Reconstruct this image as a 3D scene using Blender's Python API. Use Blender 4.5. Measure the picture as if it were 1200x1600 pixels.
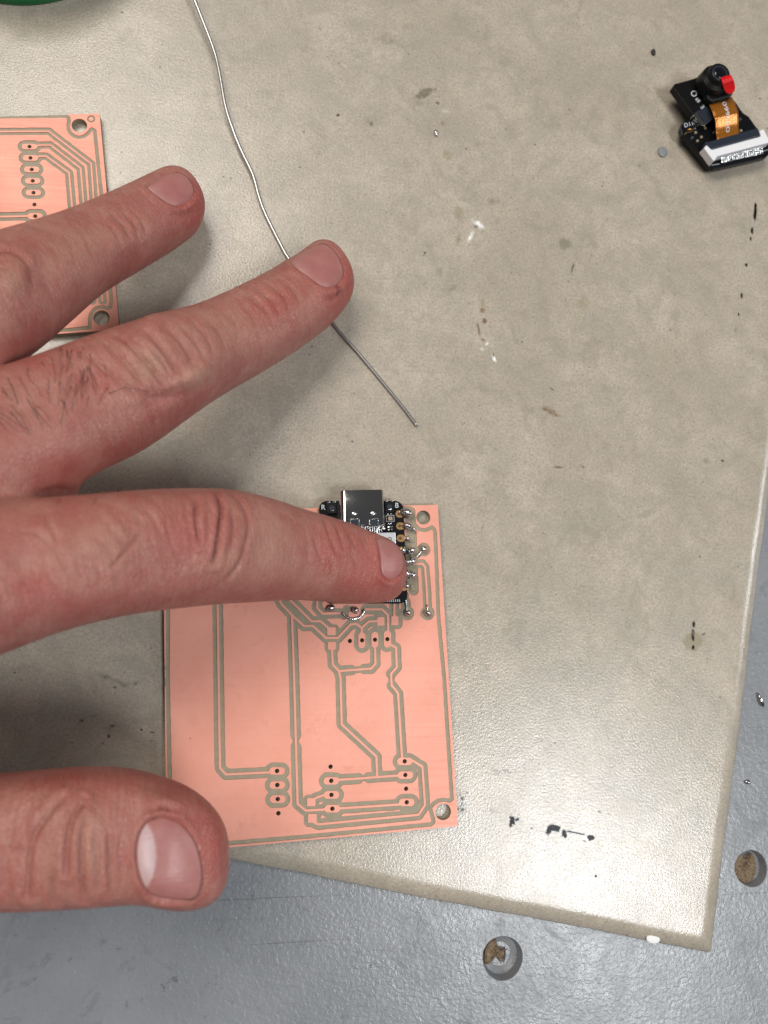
import bpy, bmesh, math, random
import numpy as np
from mathutils import Vector, Matrix
from mathutils.bvhtree import BVHTree

for o in list(bpy.data.objects):
    bpy.data.objects.remove(o, do_unlink=True)
SC = bpy.context.scene
COL = SC.collection
MM = 0.001
random.seed(7)
RNG = np.random.default_rng(11)

# ------------------------------------------------------------------ camera
CAM_H = 152.0                     # mm above the mat
FPX = 1240.0                      # focal length in photograph pixels (1200 x 1600)
PITCH, ROLL = math.radians(9.2), math.radians(-8.6)
_c, _s = math.cos(PITCH), math.sin(PITCH)
_RX = np.array([[1, 0, 0], [0, _c, -_s], [0, _s, _c]])
_c, _s = math.cos(ROLL), math.sin(ROLL)
_RY = np.array([[_c, 0, _s], [0, 1, 0], [-_s, 0, _c]])
CR = _RY @ _RX
CAMP = np.array([0.0, 0.0, CAM_H])
cam_data = bpy.data.cameras.new('camera')
cam = bpy.data.objects.new('camera', cam_data)
COL.objects.link(cam)
M4 = Matrix([[*CR[0], 0], [*CR[1], 0], [*CR[2], CAM_H * MM], [0, 0, 0, 1]])
cam.matrix_world = M4
cam_data.sensor_fit = 'VERTICAL'
cam_data.sensor_height = 24.0
cam_data.sensor_width = 18.0
cam_data.lens = 24.0 * FPX / 1600.0
cam_data.clip_start = 0.005
cam_data.clip_end = 20.0
cam_data.dof.use_dof = True
cam_data.dof.focus_distance = 0.148
cam_data.dof.aperture_fstop = 13.0
SC.camera = cam

# ------------------------------------------------------------------ world and lamps
world = bpy.data.worlds.new('World')
SC.world = world
world.use_nodes = True
bg = world.node_tree.nodes['Background']
bg.inputs[0].default_value = (0.93, 0.95, 1.0, 1)
bg.inputs[1].default_value = 0.11


def lamp(name, loc, size, watts, color, target=(0, 0, 0)):
    l = bpy.data.lights.new(name, 'AREA')
    l.shape = 'RECTANGLE'
    l.size, l.size_y = size
    l.energy = watts
    l.color = color
    o = bpy.data.objects.new(name, l)
    o.location = loc
    d = Vector(target) - Vector(loc)
    o.rotation_euler = d.to_track_quat('-Z', 'Y').to_euler()
    COL.objects.link(o)
    return o


lamp('ceiling_lamp_left', (-0.66, 0.64, 1.60), (1.4, 0.7), 29.0, (1.0, 0.94, 0.86))
lamp('ceiling_lamp_right', (0.58, -0.46, 1.35), (0.36, 0.42), 13.5, (0.95, 0.98, 1.0))
lamp('ceiling_lamp_far_right', (1.7, 0.10, 0.95), (0.3, 0.6), 8.0, (0.92, 0.96, 1.0))

vs = SC.view_settings
vs.view_transform = 'Standard'
vs.look = 'None'
vs.exposure = -0.15
vs.gamma = 1.0
vs.use_curve_mapping = False


# ------------------------------------------------------------------ pixel helpers
def px(x, y, z=0.0):
    """photograph pixel -> point (mm) on the horizontal plane of height z (mm)"""
    d = CR @ np.array([x - 600.0, -(y - 800.0), -FPX])
    t = (z - CAM_H) / d[2]
    return CAMP + d * t


def pxs(pts, z=0.0):
    return np.array([px(p[0], p[1], z) for p in pts])


def proj(P):
    """points (mm) -> photograph pixels"""
    q = (np.asarray(P) - CAMP) @ CR
    return np.stack([600 + FPX * q[:, 0] / -q[:, 2], 800 - FPX * q[:, 1] / -q[:, 2]], 1)


def catmull(P, n):
    P = np.asarray(P, float)
    out = []
    Q = np.vstack([2 * P[0] - P[1], P, 2 * P[-1] - P[-2]])
    for i in range(1, len(Q) - 2):
        a, b, c, d = Q[i - 1], Q[i], Q[i + 1], Q[i + 2]
        for k in range(n):
            t = k / n
            out.append(0.5 * (2 * b + (c - a) * t + (2 * a - 5 * b + 4 * c - d) * t * t + (3 * b - a - 3 * c + d) * t ** 3))
    out.append(P[-1])
    return np.array(out)


# ------------------------------------------------------------------ object helpers
BASE = {}


def tag(o, label=None, cat=None, group=None, kind=None):
    if label:
        o['label'] = label
    if cat:
        o['category'] = cat
    if group:
        o['group'] = group
    if kind:
        o['kind'] = kind
    return o


def thing(name, base, label, cat, group=None):
    o = bpy.data.objects.new(name, None)
    o.empty_display_size = 0.01
    o.location = Vector(base) * MM
    COL.objects.link(o)
    BASE[o.name] = np.array(base, float)
    tag(o, label, cat, group)
    return o


def link(name, me, mat, parent=None, base=None):
    o = bpy.data.objects.new(name, me)
    COL.objects.link(o)
    if mat:
        me.materials.append(mat)
    if parent:
        o.parent = parent
        BASE[o.name] = BASE[parent.name]
    else:
        b = np.zeros(3) if base is None else np.asarray(base, float)
        o.location = Vector(b) * MM
        BASE[o.name] = b
    return o


def mesh(name, V, F, mat, parent=None, base=None, smooth=False):
    """V in world mm"""
    V = np.asarray(V, float)
    b = BASE[parent.name] if parent else (np.zeros(3) if base is None else np.asarray(base, float))
    me = bpy.data.meshes.new(name)
    me.from_pydata(((V - b) * MM).tolist(), [], [list(map(int, f)) for f in F])
    me.validate()
    bm = bmesh.new()
    bm.from_mesh(me)
    bmesh.ops.recalc_face_normals(bm, faces=bm.faces)
    bm.to_mesh(me)
    bm.free()
    if smooth:
        me.polygons.foreach_set('use_smooth', [True] * len(me.polygons))
    return link(name, me, mat, parent, base)


def prism_vf(top, thick):
    """polygon (world mm, its own z) extruded straight down"""
    top = np.asarray(top, float)
    n = len(top)
    bot = top.copy()
    bot[:, 2] -= thick
    V = np.vstack([top, bot])
    F = [list(range(n)), list(range(2 * n - 1, n - 1, -1))]
    F += [[i, n + i, n + (i + 1) % n, (i + 1) % n] for i in range(n)]
    return V, F


def bevel_obj(o, w, seg=2):
    m = o.modifiers.new('bevel', 'BEVEL')
    m.width = w * MM
    m.segments = seg
    m.limit_method = 'ANGLE'
    m.angle_limit = math.radians(40)
    return o


def prism(name, pts, z, thick, mat, parent=None, bev=0.0, base=None):
    V, F = prism_vf(pxs(pts, z), thick)
    o = mesh(name, V, F, mat, parent, base)
    if bev:
        bevel_obj(o, bev)
    return o


def prism3(name, P, thick, mat, parent=None, bev=0.0):
    V, F = prism_vf(P, thick)
    o = mesh(name, V, F, mat, parent)
    if bev:
        bevel_obj(o, bev)
    return o


def tube_vf(P, r, n=8, cap=True):
    P = np.asarray(P, float)
    m = len(P)
    r = np.broadcast_to(np.asarray(r, float), (m,))
    T = np.gradient(P, axis=0)
    T /= np.linalg.norm(T, axis=1)[:, None]
    up = np.array([0.0, 0, 1])
    if abs(T[0] @ up) > 0.95:
        up = np.array([1.0, 0, 0])
    V = []
    a = np.cross(T[0], up)
    a /= np.linalg.norm(a)
    for i in range(m):
        a = a - T[i] * (a @ T[i])
        a /= np.linalg.norm(a)
        b = np.cross(T[i], a)
        for k in range(n):
            t = 2 * math.pi * k / n
            V.append(P[i] + r[i] * (a * math.cos(t) + b * math.sin(t)))
    F = []
    for i in range(m - 1):
        for k in range(n):
            F.append([i * n + k, i * n + (k + 1) % n, (i + 1) * n + (k + 1) % n, (i + 1) * n + k])
    if cap:
        F.append(list(range(n)))
        F.append(list(range((m - 1) * n, m * n)))
    return V, F


def blob_vf(c, rx, ry, rz, seed=0, amp=0.15, cut=None, sub=3, rot=0.0):
    bm = bmesh.new()
    bmesh.ops.create_icosphere(bm, subdivisions=sub, radius=1.0)
    rg = np.random.default_rng(seed)
    D = rg.normal(size=(7, 3))
    ph = rg.uniform(0, 6.28, 7)
    V = np.array([v.co[:] for v in bm.verts])
    F = [[v.index for v in f.verts] for f in bm.faces]
    bm.free()
    w = sum(np.sin(V @ (D[i] * 1.8) + ph[i]) for i in range(7)) / 7
    V = V * (1 + amp * 2 * w)[:, None]
    V = V * np.array([rx, ry, rz])
    cr, sr = math.cos(rot), math.sin(rot)
    V = V @ np.array([[cr, sr, 0], [-sr, cr, 0], [0, 0, 1]])
    V = V + np.asarray(c)
    if cut is not None:
        V[:, 2] = np.maximum(V[:, 2], cut)
    return V, F


def join_vf(parts):
    V, F, off = [], [], 0
    for v, f in parts:
        v = np.asarray(v, float)
        V.append(v)
        F += [[i + off for i in q] for q in f]
        off += len(v)
    return np.vstack(V), F


def text_vf(s, size=1.0):
    cu = bpy.data.curves.new('t', 'FONT')
    cu.body = s
    cu.size = size
    cu.align_x = 'CENTER'
    cu.align_y = 'CENTER'
    cu.resolution_u = 3
    ob = bpy.data.objects.new('t', cu)
    COL.objects.link(ob)
    dg = bpy.context.evaluated_depsgraph_get()
    me = bpy.data.meshes.new_from_object(ob.evaluated_get(dg))
    V = np.array([v.co[:] for v in me.vertices])
    F = [list(p.vertices) for p in me.polygons]
    bpy.data.objects.remove(ob)
    bpy.data.curves.remove(cu)
    bpy.data.meshes.remove(me)
    return V, F


def text_px(name, s, cx, cy, z, hpx, ang, mat, parent, stretch=1.0):
    """lettering laid flat at height z, hpx photograph pixels high, ang = reading direction in the picture"""
    V, F = text_vf(s)
    h = max(V[:, 1].max() - V[:, 1].min(), 1e-6)
    c = px(cx, cy, z)
    a = math.radians(ang)
    r = px(cx + math.cos(a) * 10, cy - math.sin(a) * 10, z) - c
    u = px(cx - math.sin(a) * 10, cy - math.cos(a) * 10, z) - c
    r /= 10
    u /= 10
    W = c + (V[:, :1] * r * stretch + V[:, 1:2] * u) * (hpx / h)
    W[:, 2] = z
    return mesh(name, W, F, mat, parent)


# ------------------------------------------------------------------ material helpers
def newmat(name):
    m = bpy.data.materials.new(name)
    m.use_nodes = True
    nt = m.node_tree
    return m, nt, nt.nodes['Principled BSDF']


def setp(b, **k):
    for n, v in k.items():
        n = n.replace('_', ' ')
        if n in b.inputs:
            b.inputs[n].default_value = v


def N(nt, typ, **k):
    n = nt.nodes.new(typ)
    for a, v in k.items():
        setattr(n, a, v)
    return n


def coord_mm(nt):
    tc = N(nt, 'ShaderNodeTexCoord')
    m = N(nt, 'ShaderNodeVectorMath', operation='SCALE')
    m.inputs['Scale'].default_value = 1000.0
    nt.links.new(tc.outputs['Object'], m.inputs[0])
    return m.outputs[0]


def noise(nt, co, scale, detail=2.0, rough=0.5, dist=0.0):
    n = N(nt, 'ShaderNodeTexNoise')
    n.inputs['Scale'].default_value = scale
    n.inputs['Detail'].default_value = detail
    n.inputs['Roughness'].default_value = rough
    n.inputs['Distortion'].default_value = dist
    nt.links.new(co, n.inputs['Vector'])
    return n.outputs[0]


def maprange(nt, v, a, b, c=0.0, d=1.0, smooth=False):
    n = N(nt, 'ShaderNodeMapRange')
    if smooth:
        n.interpolation_type = 'SMOOTHSTEP'
    for i, x in zip((1, 2, 3, 4), (a, b, c, d)):
        n.inputs[i].default_value = x
    nt.links.new(v, n.inputs[0])
    return n.outputs[0]


def mixc(nt, f, a, b, blend='MIX'):
    n = N(nt, 'ShaderNodeMix', data_type='RGBA', blend_type=blend)
    for sock, v in ((n.inputs[0], f), (n.inputs[6], a), (n.inputs[7], b)):
        if isinstance(v, (int, float)):
            sock.default_value = v
        elif isinstance(v, tuple):
            sock.default_value = (*v, 1) if len(v) == 3 else v
        else:
            nt.links.new(v, sock)
    return n.outputs[2]


def math_(nt, op, a, b=None, c=None):
    n = N(nt, 'ShaderNodeMath', operation=op)
    for i, v in enumerate((a, b, c)):
        if v is None:
            continue
        if isinstance(v, (int, float)):
            n.inputs[i].default_value = v
        else:
            nt.links.new(v, n.inputs[i])
    return n.outputs[0]


def bump(nt, b, h, dist_mm, strength=1.0, prev=None):
    n = N(nt, 'ShaderNodeBump')
    n.inputs['Strength'].default_value = strength
    n.inputs['Distance'].default_value = dist_mm * MM
    nt.links.new(h, n.inputs['Height'])
    if prev is not None:
        nt.links.new(prev, n.inputs['Normal'])
    nt.links.new(n.outputs[0], b.inputs['Normal'])
    return n.outputs[0]


def simple(name, color, rough=0.5, metal=0.0, bump_s=None, bump_d=0.02, var=0.0, **k):
    m, nt, b = newmat(name)
    setp(b, Base_Color=(*color, 1), Roughness=rough, Metallic=metal, **k)
    co = coord_mm(nt)
    if var:
        n = noise(nt, co, 0.9, 4, 0.65)
        f = maprange(nt, n, 0.3, 0.7)
        lo = tuple(c * (1 - var) for c in color)
        hi = tuple(min(1, c * (1 + var)) for c in color)
        nt.links.new(mixc(nt, f, lo, hi), b.inputs['Base Color'])
    if bump_s:
        bump(nt, b, noise(nt, co, bump_s, 3, 0.6), bump_d)
    return m


# ------------------------------------------------------------------ work mat material with its stains
def vnoise(P, scale, octs=4, seed=0):
    """fractal value noise on 2-D points (mm), roughly 0..1"""
    tot, amp, nrm = np.zeros(len(P)), 1.0, 0.0
    for o in range(octs):
        Q = P * scale * 2 ** o + seed * 17.3 + o * 5.1
        I = np.floor(Q).astype(np.int64)
        f = Q - I
        f = f * f * (3 - 2 * f)

        def hsh(a, b):
            h = (a * 374761393 + b * 668265263 + seed * 69069) & 0x7fffffff
            h = ((h ^ (h >> 13)) * 1274126177) & 0x7fffffff
            return ((h ^ (h >> 16)) & 0xffff) / 65535.0
        a, b = I[:, 0], I[:, 1]
        n = (hsh(a, b) * (1 - f[:, 0]) + hsh(a + 1, b) * f[:, 0]) * (1 - f[:, 1]) + (hsh(a, b + 1) * (1 - f[:, 0]) + hsh(a + 1, b + 1) * f[:, 0]) * f[:, 1]
        tot += n * amp
        nrm += amp
        amp *= 0.62
    return tot / nrm


def stain_eval(P, items):
    """premixed stain colour and cover at points P (mm)"""
    col, al = np.zeros((len(P), 3)), np.zeros(len(P))
    for k, (x, y, rx, ry, ang, color, alpha, edge, rag) in enumerate(items):
        c = px(x, y, 0)[:2]
        s = np.linalg.norm(px(x + 1, y, 0) - px(x, y, 0))
        R = max(rx, ry) * s * (1.2 + rag)
        sel = np.nonzero((np.abs(P[:, 0] - c[0]) < R) & (np.abs(P[:, 1] - c[1]) < R))[0]
        if not len(sel):
            continue
        d = P[sel] - c
        a = math.radians(ang)
        u_ = (d[:, 0] * math.cos(a) + d[:, 1] * math.sin(a)) / (rx * s)
        v_ = (-d[:, 0] * math.sin(a) + d[:, 1] * math.cos(a)) / (ry * s)
        nz = vnoise(P[sel], 0.85 if edge > 0.45 else 1.6, 5, k % 7)
        t = np.hypot(u_, v_) + nz * rag
        f = np.clip((1.0 + rag * 0.5 - t) / (edge * (1.35 if edge > .45 else 1.0)), 0, 1)
        f = f * f * (3 - 2 * f) * min(1.0, alpha * (1.35 if edge > .45 else 1.25))
        if edge > .45:
            f *= 0.15 + 1.7 * vnoise(P[sel], 1.7, 4, 3)
        f = np.clip(f, 0, 1)
        na = f + al[sel] * (1 - f)
        col[sel] = (np.array(color) * f[:, None] + col[sel] * (al[sel] * (1 - f))[:, None]) / np.maximum(na, 1e-6)[:, None]
        al[sel] = na
    return col, al


GREY, DARK, BLK, WHT, BRN, OLV = (0.185, 0.165, 0.128), (0.12, 0.105, 0.08), (0.006, 0.006, 0.006), (0.86, 0.86, 0.85), (0.17, 0.10, 0.05), (0.26, 0.22, 0.135)
STAINS = [
    (605, 62, 26, 14, 30, GREY, .30, .9, 1.2), (622, 70, 18, 8, -20, GREY, .35, .8, 1.2),
    (664, 146, 24, 8, 32, GREY, .75, .5, 1.0), (655, 160, 22, 9, 10, GREY, .3, .8, 1.2), (684, 161, 4, 3, 0, DARK, .6, .4, .8),
    (695, 173, 10, 6, 0, WHT, .22, .7, .8), (576, 185, 14, 10, 0, GREY, .35, .9, 1.6), (580, 194, 4, 5, 0, DARK, .5, .5, 1.),
    (692, 193, 4, 5, 0, BRN, .4, .6, 1.), (700, 241, 10, 9, 0, OLV, .55, .6, 1.2), (720, 262, 12, 7, 20, GREY, .4, .8, 1.4),
    (750, 225, 18, 7, 25, GREY, .25, .8, 1.4), (717, 333, 10, 20, 8, OLV, .5, .8, 1.4), (716, 375, 5, 18, -12, OLV, .5, .7, 1.4),
    (772, 315, 14, 8, 20, GREY, .4, .9, 1.6), (734, 372, 5, 14, -25, WHT, .85, .8, 1.4), (749, 351, 12, 6, -40, WHT, .8, .9, 1.8), (743, 354, 5, 4, 0, GREY, .7, .6, 1.), (730, 400, 2, 10, 0, WHT, .3, .8, 1.4),
    (882, 381, 12, 11, 0, GREY, .5, .4, .7), (928, 382, 12, 9, 0, GREY, .3, .7, 1.3), (895, 418, 2, 12, -16, DARK, .75, .6, 1.4), (888, 440, 2, 3, 0, DARK, .6, .6, 1.),
    (705, 452, 14, 7, 30, GREY, .4, .7, 1.3), (686, 424, 7, 9, 0, GREY, .35, .8, 1.8), (664, 395, 2.2, 2.2, 0, BLK, .7, .5, .5),
    (912, 475, 14, 20, -20, OLV, .4, .9, 1.5), (754, 473, 6, 12, 10, OLV, .5, .7, 1.), (754, 485, 5.5, 5, -30, BRN, .85, .5, .9), (757, 501, 5, 6, 0, BRN, .8, .5, .8), (748, 515, 3, 14, 10, BRN, .6, .7, 1.2), (755, 532, 6, 3, -25, BRN, .55, .6, 1.2), (761, 537, 6, 3, 40, WHT, .45, .8, 1.2),
    (772, 560, 4, 9, 25, WHT, .7, .6, 1.2), (771, 555, 2, 5, 8, BRN, .65, .5, .6), (753, 545, 5, 4, 0, WHT, .4, .8, 1.4),
    (528, 180, 3, 2.4, 20, BLK, .95, .4, .8), (500, 45, 2, 2, 0, BLK, .6, .5, .8), (475, 206, 2.2, 2.2, 0, BLK, .7, .5, .6),
    (1180, 330, 3, 17, -8, BLK, 1., .4, .9), (1175, 360, 3, 7, -5, BLK, 1., .4, .9), (1173, 372, 2, 6, -5, BLK, .8, .5, 1.6),
    (1166, 414, 2.4, 3.2, -20, BLK, 1., .3, .4), (1159, 462, 2, 5, -5, BLK, 1., .3, .6), (1154, 491, 1.5, 3.4, 0, BLK, .8, .4, .6), (1150, 515, 1, 9, -6, DARK, .6, .6, 1.),
    (855, 641, 20, 7, -24, BRN, .5, .6, 1.5), (870, 649, 10, 3.5, -8, BRN, .6, .6, 1.), (862, 608, 5, 2.4, -35, DARK, .7, .5, .6), (872, 730, 13, 2, 0, DARK, .55, .6, 1.3), (912, 729, 7, 2, -12, DARK, .6, .6, 1.2), (860, 748, 12, 16, 0, OLV, .3, .9, 1.4), (918, 695, 9, 9, 0, OLV, .3, .9, 1.2),
    (1082, 1003, 17, 15, 20, OLV, .55, .25, .5), (1083, 995, 2.5, 14, -4, BLK, .95, .5, 2.2), (1084, 976, 3.2, 6, 0, BLK, .95, .5, 1.8), (1083, 1011, 3, 4, 0, BLK, .95, .4, 1.), (1099, 991, 6, 2, 30, DARK, .7, .5, .9),
    (165, 1058, 18, 8, -12, GREY, .6, .6, 1.5), (186, 1066, 16, 8, -10, GREY, .5, .7, 1.8), (212, 1068, 7, 4, 30, GREY, .6, .6, 1.), (180, 1074, 4, 2.6, 0, BLK, .6, .6, 1.),
    (128, 1126, 5, 3, 10, DARK, .8, .5, 1.), (146, 1119, 14, 2, 5, DARK, .4, .7, 1.5), (172, 1140, 14, 12, 0, GREY, .4, .9, 2.), (176, 1134, 6, 3, 0, BLK, .7, .6, 1.8), (170, 1150, 3, 4, 0, BLK, .7, .5, 1.2), (221, 1140, 3, 2, 0, BLK, .7, .5, .8), (236, 1144, 12, 2, -14, BLK, .6, .6, 1.8), (160, 1162, 5, 4, 0, DARK, .6, .6, 1.6), (23, 1051, 2, 2, 0, BLK, .9, .4, .4), (185, 767, 2, 1.6, 0, BLK, .9, .4, .3),
    (800, 1284, 6, 8, 0, BLK, 1., .3, 1.7), (808, 1280, 5, 3, 20, BLK, 1., .3, 1.9), (831, 1294, 2.2, 2, 0, BLK, 1., .3, .5),
    (858, 1296, 6, 8, -30, BLK, 1., .3, 1.6), (868, 1294, 10, 5.5, -14, BLK, 1., .3, 1.6), (882, 1303, 4.5, 8, 10, BLK, 1., .3, 1.5), (897, 1301, 20, 1.8, -12, BLK, 1., .3, 1.1), (923, 1309, 7, 5, -10, BLK, 1., .3, 1.2), (914, 1314, 3, 1.6, 0, BLK, 1., .3, 1.), (931, 1369, 3, 3.6, 0, BLK, 1., .3, .8),
    (722, 1255, 7, 16, 0, DARK, .8, .5, 2.6), (730, 1240, 5, 5, 0, DARK, .7, .5, 2.), (770, 1267, 6, 3, 0, DARK, .6, .5, 1.6), (937, 1268, 4, 3, 0, DARK, .7, .4, .8), (775, 1205, 14, 5, -20, DARK, .4, .6, 1.8), (790, 1205, 9, 4, -20, DARK, .5, .5, 2.0),
    (420, 145, 18, 14, 0, GREY, .28, .9, 1.4), (390, 95, 16, 10, 10, GREY, .25, .9, 1.5), (250, 105, 2, 2, 0, BLK, .6, .5, .8), (350, 276, 2, 2, 0, BLK, .7, .5, .6), (190, 238, 2.2, 2.2, 0, DARK, .8, .4, .6), (188, 270, 2, 2, 0, DARK, .8, .4, .6),
    (780, 900, 40, 30, 0, GREY, .10, .9, 1.2), (700, 1130, 20, 30, 0, GREY, .15, .9, 1.4), (1040, 560, 40, 60, 10, OLV, .10, .9, 1.0), (1105, 720, 8, 6, 0, GREY, .35, .7, 1.2), (1129, 720, 2.5, 2, 0, BLK, .7, .4, .5),
    (940, 880, 30, 14, 25, GREY, .12, .9, 1.4), (700, 740, 12, 8, 0, GREY, .3, .9, 1.6), (620, 742, 8, 5, 0, GREY, .3, .8, 1.6),
]


def mat_workmat():
    m, nt, b = newmat('beige_mat')
    co = coord_mm(nt)
    n_big = noise(nt, co, 0.045, 3, 0.55)
    n_mid = noise(nt, co, 0.35, 4, 0.6)
    n_fib = noise(nt, co, 2.1, 4, 0.7, 0.4)
    nz1 = noise(nt, co, 0.85, 5, 0.7)
    nz2 = noise(nt, co, 2.6, 4, 0.7)
    c = mixc(nt, maprange(nt, n_big, 0.38, 0.62), (0.435, 0.368, 0.290), (0.520, 0.446, 0.362))
    n_cl = noise(nt, co, 0.10, 5, 0.7, 0.5)
    c = mixc(nt, maprange(nt, n_cl, 0.42, 0.66, 0, .8), c, (0.362, 0.326, 0.270))
    n_cl2 = noise(nt, co, 0.17, 6, 0.7, 0.9)
    c = mixc(nt, maprange(nt, n_cl2, 0.52, 0.68, 0, .55), c, (0.295, 0.258, 0.185))
    c = mixc(nt, maprange(nt, n_mid, 0.35, 0.75, 0, .5), c, (0.345, 0.315, 0.258))
    c = mixc(nt, maprange(nt, n_fib, 0.44, 0.72, 0, .85), c, (0.255, 0.232, 0.188))
    c = mixc(nt, maprange(nt, n_fib, 0.42, 0.22, 0, .5), c, (0.53, 0.49, 0.43))
    # small dark specks and a few greasy patches
    v = N(nt, 'ShaderNodeTexVoronoi')
    v.inputs['Scale'].default_value = 0.16
    nt.links.new(co, v.inputs['Vector'])
    sp = math_(nt, 'MULTIPLY_ADD', nz2, 0.10, v.outputs['Distance'])
    c = mixc(nt, maprange(nt, sp, 0.105, 0.075, 0, .75), c, (0.10, 0.09, 0.075))
    v2 = N(nt, 'ShaderNodeTexVoronoi')
    v2.inputs['Scale'].default_value = 0.42
    nt.links.new(co, v2.inputs['Vector'])
    sp2 = math_(nt, 'MULTIPLY_ADD', nz2, 0.16, v2.outputs['Distance'])
    c = mixc(nt, maprange(nt, sp2, 0.18, 0.12, 0, .6), c, (0.13, 0.12, 0.10))
    patch = noise(nt, co, 0.11, 5, 0.72, 0.8)
    c = mixc(nt, maprange(nt, patch, 0.55, 0.70, 0, .60), c, (0.27, 0.25, 0.20))
    c = mixc(nt, N(nt, 'ShaderNodeAttribute', attribute_name='stain_cover').outputs['Fac'], c, N(nt, 'ShaderNodeAttribute', attribute_name='stain_colour').outputs['Vector'])
    nt.links.new(c, b.inputs['Base Color'])
    r = maprange(nt, noise(nt, co, 0.12, 4, 0.6), 0.3, 0.7, 0.20, 0.29)
    nt.links.new(r, b.inputs['Roughness'])
    h = math_(nt, 'MULTIPLY_ADD', noise(nt, co, 2.3, 3, 0.6, 0.15), 1.0, math_(nt, 'MULTIPLY', n_fib, 0.35))
    bump(nt, b, h, 0.045)
    cov = N(nt, 'ShaderNodeAttribute', attribute_name='stain_cover').outputs['Fac']
    nt.links.new(maprange(nt, cov, 0.75, 1.0, 0.80, 0.12), b.inputs['Specular IOR Level'])
    return m


def mat_table():
    m, nt, b = newmat('grey_paint')
    co = coord_mm(nt)
    n1 = noise(nt, co, 0.05, 4, 0.6)
    n2 = noise(nt, co, 0.5, 5, 0.7)
    n3 = noise(nt, co, 0.12, 6, 0.75, 1.2)
    c = mixc(nt, maprange(nt, n1, 0.3, 0.7), (0.172, 0.182, 0.198), (0.218, 0.228, 0.243))
    c = mixc(nt, maprange(nt, n3, 0.55, 0.70, 0, .7), c, (0.12, 0.125, 0.135))
    c = mixc(nt, maprange(nt, n2, 0.62, 0.72, 0, .7), c, (0.08, 0.08, 0.085))
    # fine scratches
    for rot, sc in ((0.25, (0.02, 1.6, 1)), (1.75, (0.03, 2.2, 1))):
        mp = N(nt, 'ShaderNodeMapping')
        mp.inputs['Rotation'].default_value = (0, 0, rot)
        mp.inputs['Scale'].default_value = sc
        nt.links.new(co, mp.inputs[0])
        s = noise(nt, mp.outputs[0], 1.0, 2, 0.5)
        c = mixc(nt, maprange(nt, s, 0.69, 0.75, 0, .5), c, (0.09, 0.09, 0.095))
    nt.links.new(c, b.inputs['Base Color'])
    nt.links.new(maprange(nt, n3, 0.35, 0.7, 0.24, 0.40), b.inputs['Roughness'])
    h = math_(nt, 'MULTIPLY_ADD', noise(nt, co, 1.35, 3, 0.5, 0.4), 1.0, math_(nt, 'MULTIPLY', noise(nt, co, 3.0, 2, 0.5), 0.12))
    bump(nt, b, h, 0.085)
    return m


M_MAT = mat_workmat()
M_TABLE = mat_table()


def mat_copper():
    m, nt, b = newmat('bare_copper')
    co = coord_mm(nt)
    n1 = noise(nt, co, 0.08, 4, 0.6)
    c = mixc(nt, maprange(nt, n1, 0.3, 0.7), (0.70, 0.305, 0.225), (0.78, 0.365, 0.280))
    mp = N(nt, 'ShaderNodeMapping')
    mp.inputs['Rotation'].default_value = (0, 0, 0.55)
    mp.inputs['Scale'].default_value = (0.05, 3.0, 1)
    nt.links.new(co, mp.inputs[0])
    s = noise(nt, mp.outputs[0], 1.0, 4, 0.6)
    c = mixc(nt, maprange(nt, s, 0.55, 0.75, 0, .14), c, (0.62, 0.28, 0.20))
    tn = noise(nt, co, 0.3, 6, 0.75)
    c = mixc(nt, maprange(nt, tn, 0.56, 0.74, 0, .45), c, (0.56, 0.225, 0.16))
    # short random scratches
    for rot, sc in ((0.9, (0.10, 4.0, 1)), (2.3, (0.13, 5.0, 1))):
        m2 = N(nt, 'ShaderNodeMapping')
        m2.inputs['Rotation'].default_value = (0, 0, rot)
        m2.inputs['Scale'].default_value = sc
        nt.links.new(co, m2.inputs[0])
        c = mixc(nt, maprange(nt, noise(nt, m2.outputs[0], 1.0, 2, 0.5), 0.72, 0.80, 0, .35), c, (0.86, 0.52, 0.43))
    v = N(nt, 'ShaderNodeTexVoronoi')
    v.inputs['Scale'].default_value = 0.1
    nt.links.new(co, v.inputs['Vector'])
    c = mixc(nt, maprange(nt, v.outputs['Distance'], 0.035, 0.022, 0, .8), c, (0.25, 0.10, 0.07))
    nt.links.new(c, b.inputs['Base Color'])
    setp(b, Metallic=0.28, Roughness=0.5, Specular_IOR_Level=0.3)
    nt.links.new(maprange(nt, s, 0.3, 0.7, 0.46, 0.60), b.inputs['Roughness'])
    bump(nt, b, s, 0.006)
    return m


M_COPPER = mat_copper()
M_FR4 = simple('fibreglass', (0.285, 0.240, 0.165), 0.55, 0, 2.5, 0.02, 0.10)
M_SOLDER = simple('solder', (0.66, 0.66, 0.66), 0.22, 1.0, 1.6, 0.13)
M_STEEL = simple('polished_steel', (0.50, 0.49, 0.47), 0.09, 1.0, 0.8, 0.003)
M_SHIELD = simple('shield_can', (0.75, 0.77, 0.80), 0.34, 0.85)
M_BLACKPCB = simple('black_solder_mask', (0.004, 0.0045, 0.006), 0.30, 0, 1.4, 0.01, Specular_IOR_Level=0.25)
M_BLACKPL = simple('black_plastic', (0.004, 0.004, 0.0045), 0.42, Specular_IOR_Level=0.22)
M_LENS = simple('lens_glass', (0.004, 0.005, 0.008), 0.05)
M_GOLD = simple('gold_plating', (0.80, 0.50, 0.22), 0.28, 1.0)
M_SILK = simple('silkscreen_white', (0.62, 0.66, 0.70), 0.6)
M_WHITEPL = simple('white_plastic', (0.72, 0.72, 0.74), 0.45)
M_LATCH = simple('dark_blue_black_plastic', (0.018, 0.024, 0.036), 0.33)
M_RED = simple('red_film', (0.62, 0.004, 0.006), 0.28)
M_GREEN = simple('green_plastic', (0.005, 0.12, 0.03), 0.35)
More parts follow.
